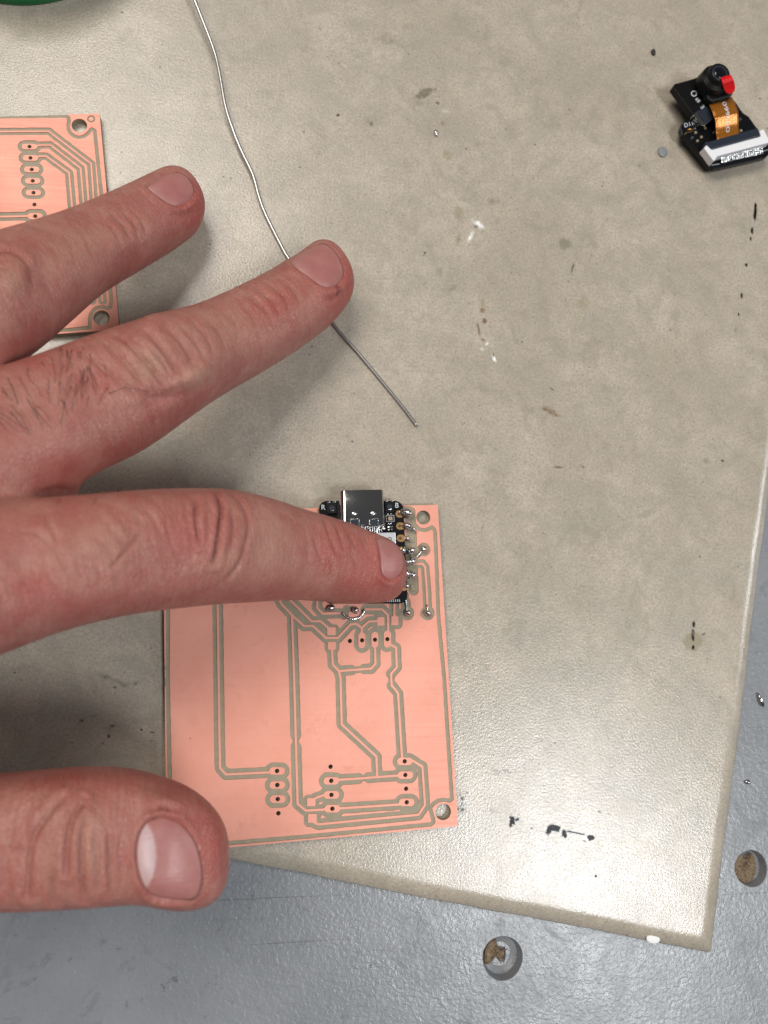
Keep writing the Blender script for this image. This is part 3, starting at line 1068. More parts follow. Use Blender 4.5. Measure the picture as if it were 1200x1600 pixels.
# usb socket: folded steel shell, open towards the top of the picture
def usb():
    zb = XZ - 0.15
    Lf = px(533.5, 824, zb + 3.2)
    Rf = px(602.5, 822, zb + 3.2)
    Tm = px(566, 765.5, zb + 3.2)
    ux = (Rf - Lf)
    wid = np.linalg.norm(ux)
    ux /= wid
    uy = np.cross([0, 0, 1], ux)
    ln = float((Tm - Lf) @ uy)
    c0 = (Lf + Rf) / 2
    c0[2] = 0

    def prof(w, h, r, zc):
        pts = []
        for (sx, sz, a0) in ((1, 1, 0), (-1, 1, 90), (-1, -1, 180), (1, -1, 270)):
            for k in range(13):
                a = math.radians(a0 + 7.5 * k)
                pts.append((sx * (w / 2 - r) + r * math.cos(a), zc + sz * (h / 2 - r) + r * math.sin(a)))
        return pts
    po, pi_ = prof(wid, 3.2, 0.95, zb + 1.6), prof(wid - 0.6, 2.6, 0.75, zb + 1.6)
    n = len(po)
    V = []
    for pr, y in ((po, 0), (po, ln - 0.12), ([(a * 0.985, zb + 1.6 + (z - zb - 1.6) * .97) for a, z in po], ln), (pi_, ln), (pi_, 1.0)):
        V += [c0 + ux * a + uy * y + np.array([0, 0, z]) for a, z in pr]
    F = [[i * n + k, i * n + (k + 1) % n, (i + 1) * n + (k + 1) % n, (i + 1) * n + k] for i in range(4) for k in range(n)]
    F += [list(range(n)), list(range(4 * n, 5 * n))]
    o = mesh('usb_connector', V, F, M_STEEL, XI, smooth=True)
    o.data.set_sharp_from_angle(angle=math.radians(35))
    # contact tongue
    tv, tf = prism_vf(np.array([c0 + ux * a + uy * y + np.array([0, 0, zb + 1.95]) for a, y in ((-3.2, 1.2), (3.2, 1.2), (3.2, ln - 0.8), (-3.2, ln - 0.8))]), 0.7)
    mesh('contact_tongue', tv, tf, M_BLACKPL, o)
    top = zb + 3.2
    for x, y in ((553.5, 802.5), (583, 802)):
        c = px(x, y, top)
        V, F = blob_vf((c[0], c[1], top - 0.05), 0.55, 0.42, 0.22, 3, 0.0)
        mesh('spring_dimple', V, F, M_SOLDER, o, smooth=True)
    # bent tabs at the rear edge of the shell
    for x0, x1 in ((548, 561), (577.5, 591)):
        q = [(x0, 812), (x1, 811), (x1 + 2, 821.5), (x0 + 1, 822)]
        mesh('shell_tab', *prism_vf(pxs(q, top + 0.10), 0.14), M_LATCH, o)
        rim = pxs([(x0, 820), (x0, 811.5), (x1, 810.5), (x1, 821), (x1 + 8, 820.5)], top + 0.10)
        mesh('tab_edge', *tube_vf(rim, 0.10, 6), M_SOLDER, o)
    rim = pxs([(536, 824.5), (600, 822.5)], top - 0.05)
    mesh('rear_edge', *tube_vf(rim, 0.10, 6), M_SOLDER, o)
    return o


USB = usb()
for k in range(13):                                           # solder tails behind the socket
    x = 553 + k * 3.5
    q = [(x, 825), (x + 1.7, 825), (x + 2.2, 833), (x + .5, 833)]
    mesh('contact_pin', *prism_vf(pxs(q, XZ + 0.22), 0.24), M_SOLDER, XI)
mesh('shell_leg', *blob_vf(px(599, 826, XZ + .1), .55, .35, .35, 5, .2, XZ - .05), M_SOLDER, XI, smooth=True)
# shield can under the fingertip
sh = prism('shield_can', [(533, 833.5), (618, 831.5), (622, 930), (536, 932)], XZ + 1.75, 1.75, M_SHIELD, XI, 0.12)
text_px('printed_letter', 'o', 609, 841, XZ + 1.76, 6, 0, M_BLACKPL, XI)
# reset and boot buttons
for x, y in ((518.5, 794), (608.5, 792)):
    b_ = prism('push_button', [(x - 7, y - 8), (x + 7, y - 8.4), (x + 7.5, y + 8), (x - 6.5, y + 8.4)], XZ + 0.75, 0.75, M_BLACKPL, XI, 0.08)
    c = px(x, y, XZ + .75)
    Q = [np.array([c[0], c[1], XZ + .72]), np.array([c[0], c[1], XZ + 0.92])]
    V, F = tube_vf(Q, [0.62, 0.5], 16)
    mesh('button_cap', V, F, M_LATCH, b_)
    V, F = blob_vf((c[0] + .05, c[1] - .45, XZ + .80), .42, .20, .12, 8, .1)
    mesh('button_highlight', V, F, M_SOLDER, b_, smooth=True)  # bright metal blob in place of a highlight on the button
    mesh('button_foot', *prism_vf(pxs([(x - 6, y - 10), (x - 2, y - 10), (x - 2, y - 8.6), (x - 6, y - 8.6)], XZ + .3), .3), M_SOLDER, b_)
    mesh('button_foot', *prism_vf(pxs([(x + 2, y - 10.2), (x + 6, y - 10.2), (x + 6, y - 8.8), (x + 2, y - 8.8)], XZ + .3), .3), M_SOLDER, b_)
text_px('silkscreen_letter', 'R', 505, 793, XZ + 0.012, 7.6, 0, M_SILK, XI)
text_px('silkscreen_letter', 'B', 620, 790, XZ + 0.012, 7.6, 0, M_SILK, XI)
for x in (512.2, 614.3):
    mesh('silkscreen_line', *prism_vf(pxs([(x, 785), (x + .8, 785), (x + 1, 799), (x + .2, 799)], XZ + .012), .01), M_SILK, XI)
# status led and tiny passives
box_px('led', 606, 807, 613, 813, XZ + .45, .45, M_CERAMIC, .05)
for q in (([(603, 805.5), (615.5, 805)], 0), ([(615.5, 805), (616, 814.5)], 0), ([(616, 814.5), (604, 815)], 0), ([(604, 815), (603, 805.5)], 0)):
    mesh('silkscreen_line', *tube_vf(pxs(q[0], XZ + .01), .045, 4), M_SILK, XI)
for x, y in ((606, 803.5), (611, 803), (607.5, 818.5), (611, 818), (607, 823), (611.5, 823), (607, 827.5), (612, 827)):
    mesh('passive_pad', *prism_vf(pxs([(x - 1.3, y - 1), (x + 1.3, y - 1), (x + 1.3, y + 1), (x - 1.3, y + 1)], XZ + .10), .12), M_SOLDER, XI)
for k in range(9):
    x = 598 + k * 3.2
    mesh('passive_pad', *prism_vf(pxs([(x, 936.5), (x + 1.5, 936.5), (x + 1.5, 940.5), (x, 940.5)], XZ + .06), .08), M_SILK, XI)
# castellated pads down the right side with their solder
PY = [803, 822, 841, 860, 879.5, 898, 917.5]
for k, y in enumerate(PY):
    x = 623.5 + (y - 803) * 0.047
    cy = px(x, y, XZ)
    kx = np.linalg.norm(px(x + 1, y, XZ) - cy)
    # gold ring pad: annulus round a dark disc coloured like a hole's shaded depth
    ang = np.linspace(0, 2 * math.pi, 25)[:-1]
    outer = np.column_stack([cy[0] + 5.4 * kx * np.cos(ang), cy[1] + 5.6 * kx * np.sin(ang), np.full(24, XZ + .05)])
    outer[:, 0] = np.where(np.cos(ang) > 0, outer[:, 0] + 3.0 * kx * np.cos(ang) ** .5 if False else outer[:, 0] + 2.5 * kx * (np.cos(ang) > .2), outer[:, 0])
    inner = np.column_stack([cy[0] + 2.4 * kx * np.cos(ang), cy[1] + 2.4 * kx * np.sin(ang), np.full(24, XZ + .05)])
    deep = inner.copy()
    deep[:, 2] -= 0.045
    low = outer.copy()
    low[:, 2] -= 0.06
    V = np.vstack([low, outer, inner, deep])
    F = [[i * 24 + j, i * 24 + (j + 1) % 24, (i + 1) * 24 + (j + 1) % 24, (i + 1) * 24 + j] for i in range(3) for j in range(24)]
    F.append(list(range(72, 96)))
    mesh('castellated_pad', V, F[:-1], M_GOLD, XI)
    mesh('pad_hole_shade', deep + [0, 0, -.003], [list(range(24))], M_HOLE_SHADE, XI)
    xl = 505 + (y - 803) * 0.047
    if k:
        mesh('castellated_pad', V + (px(xl, y, XZ) - cy), F, M_GOLD, XI)
SB = [(634, 803, 8.2, 7.6, 1.5, 0), (635, 823, 8.0, 5.0, 1.2, -.25), (647, 828, 4, 3, .6, -.6), (636, 842, 4.2, 3.2, .8, 0), (630, 861, 5, 5, 1.0, 0), (641, 861, 6.2, 5.6, 1.3, 0), (636, 879, 5.5, 5.0, 1.3, 0), (643, 878, 5.5, 6.0, 1.2, .4), (634, 897, 5.5, 6, 1.2, 0), (643, 899, 7, 4.6, 1.1, .4), (634, 915, 4, 4.5, .9, 0)]
for i, (x, y, rx, ry, rz, rot) in enumerate(SB):
    joint('solder_joint', x, y, rx * 1.15, rz * 1.1, 50 + i, XI, PCB_T + .45, ry * 1.15, rot)
for y in (842, 918):
    box_px('solder_pad', 637, y - 5, 645, y + 5, PCB_T + .12, .12, M_FR4)

# ================================================================== SOLDER WIRE
wp = [(262, -110, 6.0), (283, -55, 4.5), (304, 0, 3.3), (333, 75, 2.4), (343, 115, 2.2), (352, 165, 2.0), (363, 200, 1.7), (376, 233, 1.4), (395, 273, 1.1), (404, 305, 0.9), (415, 335, 0.7), (440, 385, 0.5), (453, 407, 0.45), (490, 462, 0.42), (525, 512, 0.40), (560, 552, 0.40), (600, 600, 0.40), (630, 637, 0.40), (651, 665, 0.40)]
WQ = catmull(np.array([px(x, y, z) for x, y, z in wp]), 8)
V, F = tube_vf(WQ, 0.36, 10)
w = mesh('solder_wire', V, F, M_WIRE, None, base=(WQ[-1][0], WQ[-1][1], 0), smooth=True)
tag(w, 'thin silver solder wire bent across the mat beneath the middle fingertip', 'solder wire')

# ================================================================== CAMERA MODULE
cb = px(1135, 215, 0)
CM = thing('camera_module', (cb[0], cb[1], 0), 'tiny black camera module with orange ribbon and red lens tab', 'camera module')
LOW = [(1063.5, 201), (1066, 193), (1072, 188), (1083, 185.5), (1100, 176), (1150, 163), (1162, 177), (1170, 182), (1203, 228), (1205, 238), (1197, 246), (1128, 262), (1117, 263), (1108, 258), (1072, 215), (1066, 211)]
prism('module_substrate', LOW, 3.2, 1.3, M_BLACKPCB, CM, 0.12)
prism('bottom_connector', [(1127, 259), (1183, 246), (1178, 232), (1120, 245)], 1.9, 1.9, M_BLACKPL, CM, 0.1)
prism('bottom_connector', [(1078, 206), (1108, 197), (1120, 218), (1090, 226)], 1.9, 1.9, M_BLACKPL, CM, 0.1)
UP = [(1051.5, 136), (1054, 131), (1078, 124.5), (1100, 117), (1120, 125), (1150, 160), (1158, 172), (1120, 186), (1096, 184), (1082, 178)]
prism('card_slot', UP, 4.6, 1.7, M_BLACKPL, CM, 0.15)
prism('slot_support', [(1078, 140), (1100, 132), (1140, 165), (1112, 176)], 2.9, 2.9, M_BLACKPL, CM)
# metal lip of the card slot
prism('slot_lip', [(1083.5, 179), (1088, 174), (1097, 187), (1104, 194), (1100, 197), (1092, 191)], 4.75, 1.5, M_STEEL, CM, 0.08)
prism('slot_lip', [(1088, 174), (1106, 166), (1114, 186), (1104, 194)], 4.72, 0.3, M_LATCH, CM, 0.05)
# camera housing: square foot, round barrel, lens
HOUS = [(1092, 121), (1098, 114), (1118, 110), (1130, 113), (1146, 138), (1146, 146), (1140, 152), (1114, 159), (1107, 156)]
prism('camera_housing', HOUS, 6.4, 1.8, M_BLACKPL, CM, 0.5)
lc = px(1125, 114, 9.6)
lb = lc.copy()
lb[2] = 5.5
Q = np.array([lb, [lb[0], lb[1], 8.0], [lb[0], lb[1], 8.6], [lb[0], lb[1], 9.6]])
mesh('lens_barrel', *tube_vf(Q, [3.35, 3.15, 2.45, 2.30], 40), M_BLACKPL, CM, smooth=False)
Q = np.array([lb + [0, 0, 4.08], lb + [0, 0, 4.16]])
mesh('lens_ring', *tube_vf(Q, [1.85, 1.75], 40), M_LATCH, CM)
V, F = blob_vf((lb[0], lb[1], 9.58), 1.45, 1.45, 0.35, 1, 0.0)
mesh('lens', V, F, M_LENS, CM, smooth=True)
# red pull tab folding from the lens edge down over the housing
P3 = []
for x, y, z, hw in ((1134, 119, 10.05, 6.2), (1136, 123, 10.0, 6.8), (1138, 128, 9.6, 7.0), (1139.5, 134, 8.8, 7.0), (1141, 139.5, 8.2, 6.2), (1142, 143.5, 7.8, 4.6), (1142.5, 146, 7.55, 2.0)):
    hw *= 1.28
    dx, dy = hw * math.cos(math.radians(-16)), hw * math.sin(math.radians(-16))
    P3.append((px(x - dx, y - dy, z), px(x + dx, y + dy, z)))
V = [p for pr in P3 for p in pr]
nV = len(V)
V = V + [p - np.array([0, 0, .12]) for p in V]
F = []
for i in range(len(P3) - 1):
    F.append([2 * i, 2 * i + 1, 2 * i + 3, 2 * i + 2])
    F.append([nV + 2 * i, nV + 2 * i + 2, nV + 2 * i + 3, nV + 2 * i + 1])
    F.append([2 * i, 2 * i + 2, nV + 2 * i + 2, nV + 2 * i])
    F.append([2 * i + 1, nV + 2 * i + 1, nV + 2 * i + 3, 2 * i + 3])
F += [[0, nV, nV + 1, 1], [nV - 2, nV - 1, 2 * nV - 1, 2 * nV - 2]]
mesh('lens_tab', V, F, M_RED, CM, smooth=False)
# orange ribbon arching from the housing into the latch
RB = [((1106, 160), (1144, 151), 5.0), ((1109, 165), (1146, 156), 5.5), ((1113, 174), (1150, 165), 6.0), ((1116, 183), (1153, 174), 6.0), ((1118, 190), (1154, 182), 5.6), ((1118.5, 200), (1154, 192), 5.0), ((1119, 208), (1154, 200), 4.7), ((1120, 215), (1155, 207), 4.9), ((1121, 222), (1156, 213), 4.9)]
A_ = catmull(np.array([px(*r[0], r[2]) for r in RB]), 4)
B_ = catmull(np.array([px(*r[1], r[2]) for r in RB]), 4)
nA, nC = len(A_), 12
V = [A_[i] + (B_[i] - A_[i]) * k / nC for i in range(nA) for k in range(nC + 1)]
acr = [k / nC for i in range(nA) for k in range(nC + 1)]
m1 = len(V)
V = V + [p - np.array([0, 0, .15]) for p in V]
F = [[i * (nC + 1) + k, i * (nC + 1) + k + 1, (i + 1) * (nC + 1) + k + 1, (i + 1) * (nC + 1) + k] for i in range(nA - 1) for k in range(nC)]
F += [[m1 + j for j in f[::-1]] for f in F]
for i in range(nA - 1):
    for k in (0, nC):
        a, b2 = i * (nC + 1) + k, (i + 1) * (nC + 1) + k
        F.append([a, b2, m1 + b2, m1 + a])
rib = mesh('ribbon_cable', V, F, M_FLEX, CM, smooth=True)
at = rib.data.attributes.new('across', 'FLOAT', 'POINT')
at.data.foreach_set('value', acr + acr)
# lettering along the ribbon, draped on it
TV, TF = text_vf('OV3660')
tx = (TV[:, 0] - TV[:, 0].min()) / np.ptp(TV[:, 0])
ty = (TV[:, 1] - TV[:, 1].min()) / np.ptp(TV[:, 1])
s_ = (0.80 - 0.68 * tx) * (nA - 1)
i0 = np.clip(s_.astype(int), 0, nA - 2)
fr = (s_ - i0)[:, None]
cc = (0.46 + 0.16 * (1 - ty) + .05 - 0.08 * (1 - tx))[:, None]
AA = A_[i0] * (1 - fr) + A_[i0 + 1] * fr
BB = B_[i0] * (1 - fr) + B_[i0 + 1] * fr
TP = AA + (BB - AA) * cc
TP[:, 2] += 0.03
mesh('printed_lettering', TP, TF, M_SILK, rib)
# ZIF connector: white body with ears, dark latch, row of pins
prism('connector_body', [(1100, 231), (1105, 225.5), (1114.5, 233), (1189, 213), (1186.5, 204), (1193, 201.5), (1204, 222), (1121, 244), (1115.5, 252)], 5.2, 2.0, M_WHITEPL, CM, 0.12)
prism('latch', [(1102, 222.5), (1184.5, 199.5), (1189, 212), (1113, 233)], 5.5, 2.2, M_LATCH, CM, 0.2)
pv = []
for k in range(20):
    f = k / 19
    x, y = 1127 + 63 * f, 246 - 14.5 * f
    pv.append(prism_vf(np.array([px(x, y - 4, 4.2), px(x + 1.2, y - 4, 4.2), px(x + 2.0, y + 8.5, 3.4), px(x + .8, y + 8.5, 3.4)]), .25))
pins = mesh('connector_pins', *join_vf(pv), M_SOLDER, CM)
pins['kind'] = 'stuff'
for q in ([(1106, 252), (1112, 258)], [(1112, 258), (1124, 256)], [(1192, 236), (1200, 234)], [(1094, 236), (1104, 249)]):
    mesh('silkscreen_line', *tube_vf(pxs(q, 3.22), .07, 4), M_SILK, CM)
text_px('silkscreen_lettering', 'D11', 1076.5, 194.5, 3.225, 6.2, 14, M_SILK, CM)
Q = catmull(pxs([(1069, 210), (1073, 207), (1078, 206.5), (1081, 204), (1079, 201.5), (1074, 202)], 3.25), 5)
mesh('castellated_pad', *tube_vf(Q, .14, 6), M_GOLD, CM)
Q = catmull(pxs([(1092, 192), (1090, 196), (1092, 201), (1096, 202)], 3.25), 5)
mesh('silkscreen_line', *tube_vf(Q, .10, 6), M_SILK, CM)
text_px('silkscreen_lettering', 'O', 1084, 146.5, 4.612, 9, -50, M_SILK, CM)
text_px('silkscreen_lettering', '68', 1090, 156.5, 4.612, 5.5, -50, M_SILK, CM)
text_px('silkscreen_lettering', 'E', 1098, 167, 4.612, 6, 130, M_SILK, CM)
for x, y in ((1086, 201), (1087, 207), (1102, 200), (1082, 215), (1090, 220), (1096, 214), (1117, 206), (1158, 204), (1157, 186)):
    V, F = prism_vf(pxs([(x - 1.6, y - 1.6), (x + 1.4, y - 2), (x + 2, y + 1), (x - 1, y + 1.5)], 3.5), .35)
    mesh('passive_part', V, F, M_SOLDER if (x + y) % 2 else M_CERAMIC, CM)

# ================================================================== small loose things
sp = px(4, 8, 1.6) + np.array([0.4, 25.35, -1.6])
SPL = thing('plastic_spool', (sp[0], sp[1], 0), 'dark green round plastic spool beyond the bare board, only its rim showing', 'spool')
for z0_, z1_, r_ in ((0.0, 1.6, 24.0), (10.0, 11.6, 24.0)):
    V, F = tube_vf([np.array([sp[0], sp[1], z0_]), np.array([sp[0], sp[1], z1_])], r_, 96)
    o = mesh('flange', V, F, M_GREEN, SPL)
    bevel_obj(o, 0.4)
V, F = tube_vf([np.array([sp[0], sp[1], 1.6]), np.array([sp[0], sp[1], 10.0])], 9.0, 48)
mesh('hub', V, F, M_GREEN, SPL)


def crumb(name, x, y, rx, ry, rz, mat, label, cat, seed, z=0.0, rot=0.0, amp=.25):
    c = px(x, y, z)
    k = np.linalg.norm(px(x + 1, y, z) - c)
    V, F = blob_vf((c[0], c[1], z + rz * .55), rx * k, ry * k, rz, seed, amp, z, rot=rot)
    o = mesh(name, V, F, mat, None, base=(c[0], c[1], z), smooth=True)
    return tag(o, label, cat)


crumb('black_crumb', 1020.5, 82.5, 3.2, 4.4, .45, M_BLACKCRUMB, 'tiny black crumb on the mat up from the camera module', 'crumb', 4)
crumb('solder_ball', 680.5, 209, 3.6, 5.6, .5, M_SOLDER, 'tiny shiny solder fleck lying alone on the mat', 'solder fleck', 9, amp=.12)
crumb('glue_drop', 1034.5, 238.5, 7.0, 7.8, .35, M_GREYGLUE, 'flat grey blob of dried glue beside the camera module', 'glue drop', 12, amp=.12)
crumb('white_chip', 1020.5, 1466, 11, 6.5, .16, M_WHITECHIP, 'white paint chip stuck to the rolled lower edge of the mat', 'paint chip', 21, z=-0.75, rot=-.2, amp=.1)
crumb('metal_shaving', 1186, 1092, 3.0, 10, .5, M_STEEL, 'dark metal shaving on the grey bench beside the mat', 'shaving', 33, z=TAB_Z, rot=.45, amp=.3)
crumb('metal_speck', 1167, 1221, 4, 3, .4, M_STEEL, 'tiny bright metal speck on the grey bench above a screw hole', 'metal speck', 35, z=TAB_Z, amp=.3)

# ================================================================== HAND
VOX = 0.31


def mat_skin():
    m, nt, b = newmat('skin')
    co = coord_mm(nt)
    a_red = N(nt, 'ShaderNodeAttribute', attribute_name='red').outputs['Fac']
    a_cr = N(nt, 'ShaderNodeAttribute', attribute_name='crease').outputs['Fac']
    a_yel = N(nt, 'ShaderNodeAttribute', attribute_name='pale').outputs['Fac']
    a_uv = N(nt, 'ShaderNodeAttribute', attribute_name='skinco').outputs['Vector']
    n1 = noise(nt, co, 0.16, 4, 0.6)
    n2 = noise(nt, co, 0.55, 5, 0.65)
    n3 = noise(nt, co, 2.2, 3, 0.6)
    c = mixc(nt, maprange(nt, n1, 0.38, 0.62), (0.325, 0.106, 0.085), (0.400, 0.172, 0.135))
    c = mixc(nt, maprange(nt, n2, 0.45, 0.70, 0, .65), c, (0.320, 0.085, 0.068))
    c = mixc(nt, maprange(nt, n3, 0.48, 0.75, 0, .45), c, (0.35, 0.185, 0.150))
    c = mixc(nt, a_yel, c, (0.42, 0.250, 0.175))
    c = mixc(nt, a_red, c, (0.34, 0.064, 0.054))
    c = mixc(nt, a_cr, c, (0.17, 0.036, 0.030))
    nt.links.new(c, b.inputs['Base Color'])
    setp(b, Roughness=0.48, Subsurface_Weight=0.22, Subsurface_Scale=0.0012, Specular_IOR_Level=0.42)
    b.inputs['Subsurface Radius'].default_value = (1.0, 0.36, 0.22)
    nt.links.new(maprange(nt, n2, 0.3, 0.7, 0.35, 0.50), b.inputs['Roughness'])
    # fine lines run across the finger: stretch along the circumference
    mp = N(nt, 'ShaderNodeMapping')
    mp.inputs['Scale'].default_value = (1.15, 0.20, 1)
    nt.links.new(a_uv, mp.inputs[0])
    f1 = noise(nt, mp.outputs[0], 1.0, 4, 0.62, 0.6)
    ridg = math_(nt, 'ABSOLUTE', math_(nt, 'SUBTRACT', f1, 0.5))
    ridg = maprange(nt, ridg, 0.0, 0.07)
    a_f = N(nt, 'ShaderNodeAttribute', attribute_name='fine').outputs['Fac']
    ridg = math_(nt, 'SUBTRACT', 1.0, math_(nt, 'MULTIPLY', math_(nt, 'SUBTRACT', 1.0, ridg), a_f))
    v = N(nt, 'ShaderNodeTexVoronoi', feature='DISTANCE_TO_EDGE')
    v.inputs['Scale'].default_value = 1.25
    nt.links.new(co, v.inputs['Vector'])
    vv = maprange(nt, v.outputs['Distance'], 0.0, 0.14)
    h = math_(nt, 'MULTIPLY_ADD', ridg, 0.55, math_(nt, 'MULTIPLY', vv, 0.38))
    h = math_(nt, 'MULTIPLY_ADD', n3, 0.4, h)
    bump(nt, b, h, 0.10)
    c2 = mixc(nt, maprange(nt, ridg, 0.7, 0.0, 0, .16), c, (0.50, 0.31, 0.25))
    nt.links.new(c2, b.inputs['Base Color'])
    return m


def mat_nail():
    m, nt, b = newmat('fingernail')
    co = coord_mm(nt)
    lun = N(nt, 'ShaderNodeAttribute', attribute_name='lunula').outputs['Fac']
    rim = N(nt, 'ShaderNodeAttribute', attribute_name='rim').outputs['Fac']
    n1 = noise(nt, co, 0.35, 4, 0.6)
    c = mixc(nt, maprange(nt, n1, 0.3, 0.7), (0.335, 0.125, 0.112), (0.385, 0.162, 0.146))
    c = mixc(nt, lun, c, (0.50, 0.35, 0.345))
    c = mixc(nt, rim, c, (0.36, 0.17, 0.145))
    nt.links.new(c, b.inputs['Base Color'])
    setp(b, Roughness=0.37, Subsurface_Weight=0.12, Subsurface_Scale=0.0008, Specular_IOR_Level=0.5)
    mp = N(nt, 'ShaderNodeMapping')
    mp.inputs['Scale'].default_value = (0.3, 4.0, 1)
    nt.links.new(co, mp.inputs[0])
    bump(nt, b, noise(nt, mp.outputs[0], 1.0, 3, 0.6), 0.05)
    return m


M_SKIN = mat_skin()
M_NAIL = mat_nail()
M_HAIR = simple('body_hair', (0.035, 0.016, 0.012), 0.5)

# stations from base to tip: upper edge px, lower edge px, height of the axis (mm), half thickness (mm)
FINGERS = {
    'ring': ([((-470, 560), (-330, 770), 39, 10.0), ((-250, 500), (-130, 680), 36, 9.3), ((-130, 436), (-8, 590), 32, 8.6), ((-45, 394), (78, 524), 26.5, 8.2), ((30, 366), (128, 482), 21.5, 7.2), ((100, 339), (172, 446), 16.8, 6.5), ((160, 313), (222, 416), 12.8, 6.2), ((210, 289), (266, 390), 9.4, 5.9), ((243, 273), (298, 368), 7.4, 5.3)], 58, 2.35),
    'middle': ([((-330, 655), (-230, 900), 41, 11.0), ((-170, 640), (-80, 870), 38, 10.5), ((0, 583), (85, 778), 32, 9.6), ((80, 555), (155, 735), 29, 9.2), ((150, 530), (225, 700), 26.5, 8.9), ((226, 507), (300, 648), 23.5, 8.9), ((290, 489), (362, 606), 18.6, 7.6), ((345, 466), (417, 574), 14.6, 7.0), ((402, 438), (471, 540), 11.6, 6.9), ((452, 408), (515, 508), 8.9, 6.5), ((478, 389), (537, 484), 7.2, 5.9)], 51, 2.35),
    'index': ([((-330, 800), (-300, 1110), 46, 12.5), ((-160, 800), (-140, 1080), 44, 11.5), ((0, 786), (0, 1024), 40, 10.6), ((110, 776), (100, 986), 37, 10.2), ((200, 768), (190, 963), 33.5, 9.9), ((290, 765), (285, 950), 29.5, 9.5), ((345, 767), (345, 944), 26, 9.3), ((400, 778), (400, 941), 22, 8.4), ((450, 793), (450, 938), 18.2, 7.7), ((500, 807), (500, 939), 15.2, 7.4), ((545, 821), (545, 944), 12.6, 7.0), ((582, 836), (584, 942), 10.8, 6.2)], 50, 2.5),
    'thumb': ([((-620, 1030), (-560, 1300), 38, 13.0), ((-380, 1150), (-360, 1400), 32, 11.5), ((-230, 1205), (-225, 1425), 30, 10.5), ((-100, 1214), (-100, 1422), 29.5, 9.8), ((0, 1210), (0, 1416), 29.5, 9.4), ((80, 1203), (80, 1414), 29.5, 9.2), ((150, 1199), (150, 1411), 29, 8.6), ((210, 1203), (205, 1408), 28, 8.0), ((255, 1214), (250, 1416), 27, 7.2)], 100, 2.75),
    'little': ([((-600, 480), (-480, 640), 36, 8.5), ((-450, 400), (-330, 540), 30, 8.0), ((-330, 330), (-215, 450), 23, 7.4), ((-250, 285), (-150, 390), 16, 6.4), ((-180, 240), (-95, 335), 10, 5.8), ((-130, 200), (-55, 285), 7, 5.2)], 40, 2.3),
}
PALM = [((-25, 690), (-25, 985), 35, 7.0), ((-160, 640), (-150, 1040), 38, 9.5), ((-380, 540), (-350, 1120), 42, 12.5), ((-640, 520), (-600, 1200), 43, 14.5), ((-900, 600), (-860, 1230), 43, 16.0), ((-1150, 700), (-1130, 1220), 43, 17.0), ((-1500, 700), (-1500, 1280), 43, 21.0), ((-2000, 660), (-2000, 1350), 45, 26.0)]
WEB1 = [((-90, 690), (-90, 860), 32, 7.5), ((30, 722), (28, 838), 30, 6.5), ((78, 735), (76, 822), 28.5, 5.6), ((98, 745), (97, 810), 27.5, 4.8)]
WEB2 = [((-260, 560), (-230, 720), 33, 7.5), ((-150, 545), (-120, 680), 31, 7.0), ((-90, 545), (-65, 640), 29, 6.0)]
WEB3 = [((-420, 980), (-400, 1250), 38, 10), ((-260, 1010), (-250, 1240), 36, 7.5), ((-180, 1040), (-175, 1225), 35, 6.0)]


def loft(st, cap, ex, nsub=8, nseg=44, cap_base=True):
    C, A, Hh = [], [], []
    for U_, L_, z, hv in st:
        a, b2 = px(*U_, z), px(*L_, z)
        C.append((a + b2) / 2)
        A.append((a - b2) / 2)
        Hh.append([hv])
    dat = catmull(np.hstack([np.array(C), np.array(A), np.array(Hh)]), nsub)
    c, a, hv = dat[:, :3], dat[:, 3:6], dat[:, 6]
    T = np.gradient(c, axis=0)
    T /= np.linalg.norm(T, axis=1)[:, None]
    rings, info = [], []

    def ring_(c, a, hv, t):
        up = np.cross(a, -t)
        if up[2] < 0:
            up = -up
        up /= np.linalg.norm(up)
        th = np.linspace(0, 2 * math.pi, nseg, endpoint=False)
        ct, sn = np.cos(th), np.sin(th)
        e = 2.0 / ex
        x = np.sign(ct) * np.abs(ct) ** e
        y = np.sign(sn) * np.abs(sn) ** e
        return c + x[:, None] * a + y[:, None] * (up * hv)
    # rounded root
    n0 = 6
    for k in range(n0, 0, -1):
        ph = k / n0 * math.pi / 2
        s = max(math.cos(ph), 0.02)
        rings.append(ring_(c[0] - T[0] * hv[0] * math.sin(ph), a[0] * s, hv[0] * s, T[0]))
    for i in range(len(c)):
        rings.append(ring_(c[i], a[i], hv[i], T[i]))
        info.append((c[i], T[i], a[i], hv[i]))
    kpx = np.linalg.norm(px(501, 800, c[-1][2]) - px(500, 800, c[-1][2]))
    e_len = cap * kpx
    nc = 14
    for k in range(1, nc + 1):
        ph = k / nc * math.pi / 2
        s = max(math.cos(ph) ** (2.0 / ex * 0.98), 0.015)
        cc_ = c[-1] + T[-1] * e_len * math.sin(ph) ** 1.0
        rings.append(ring_(cc_, a[-1] * s, hv[-1] * s, T[-1]))
        info.append((cc_, T[-1], a[-1], hv[-1]))
    V = np.vstack(rings)
    m = len(rings)
    F = [[i * nseg + k, i * nseg + (k + 1) % nseg, (i + 1) * nseg + (k + 1) % nseg, (i + 1) * nseg + k] for i in range(m - 1) for k in range(nseg)]
    F.append(list(range(nseg))[::-1])
    F.append(list(range((m - 1) * nseg, m * nseg)))
    return V, F, info


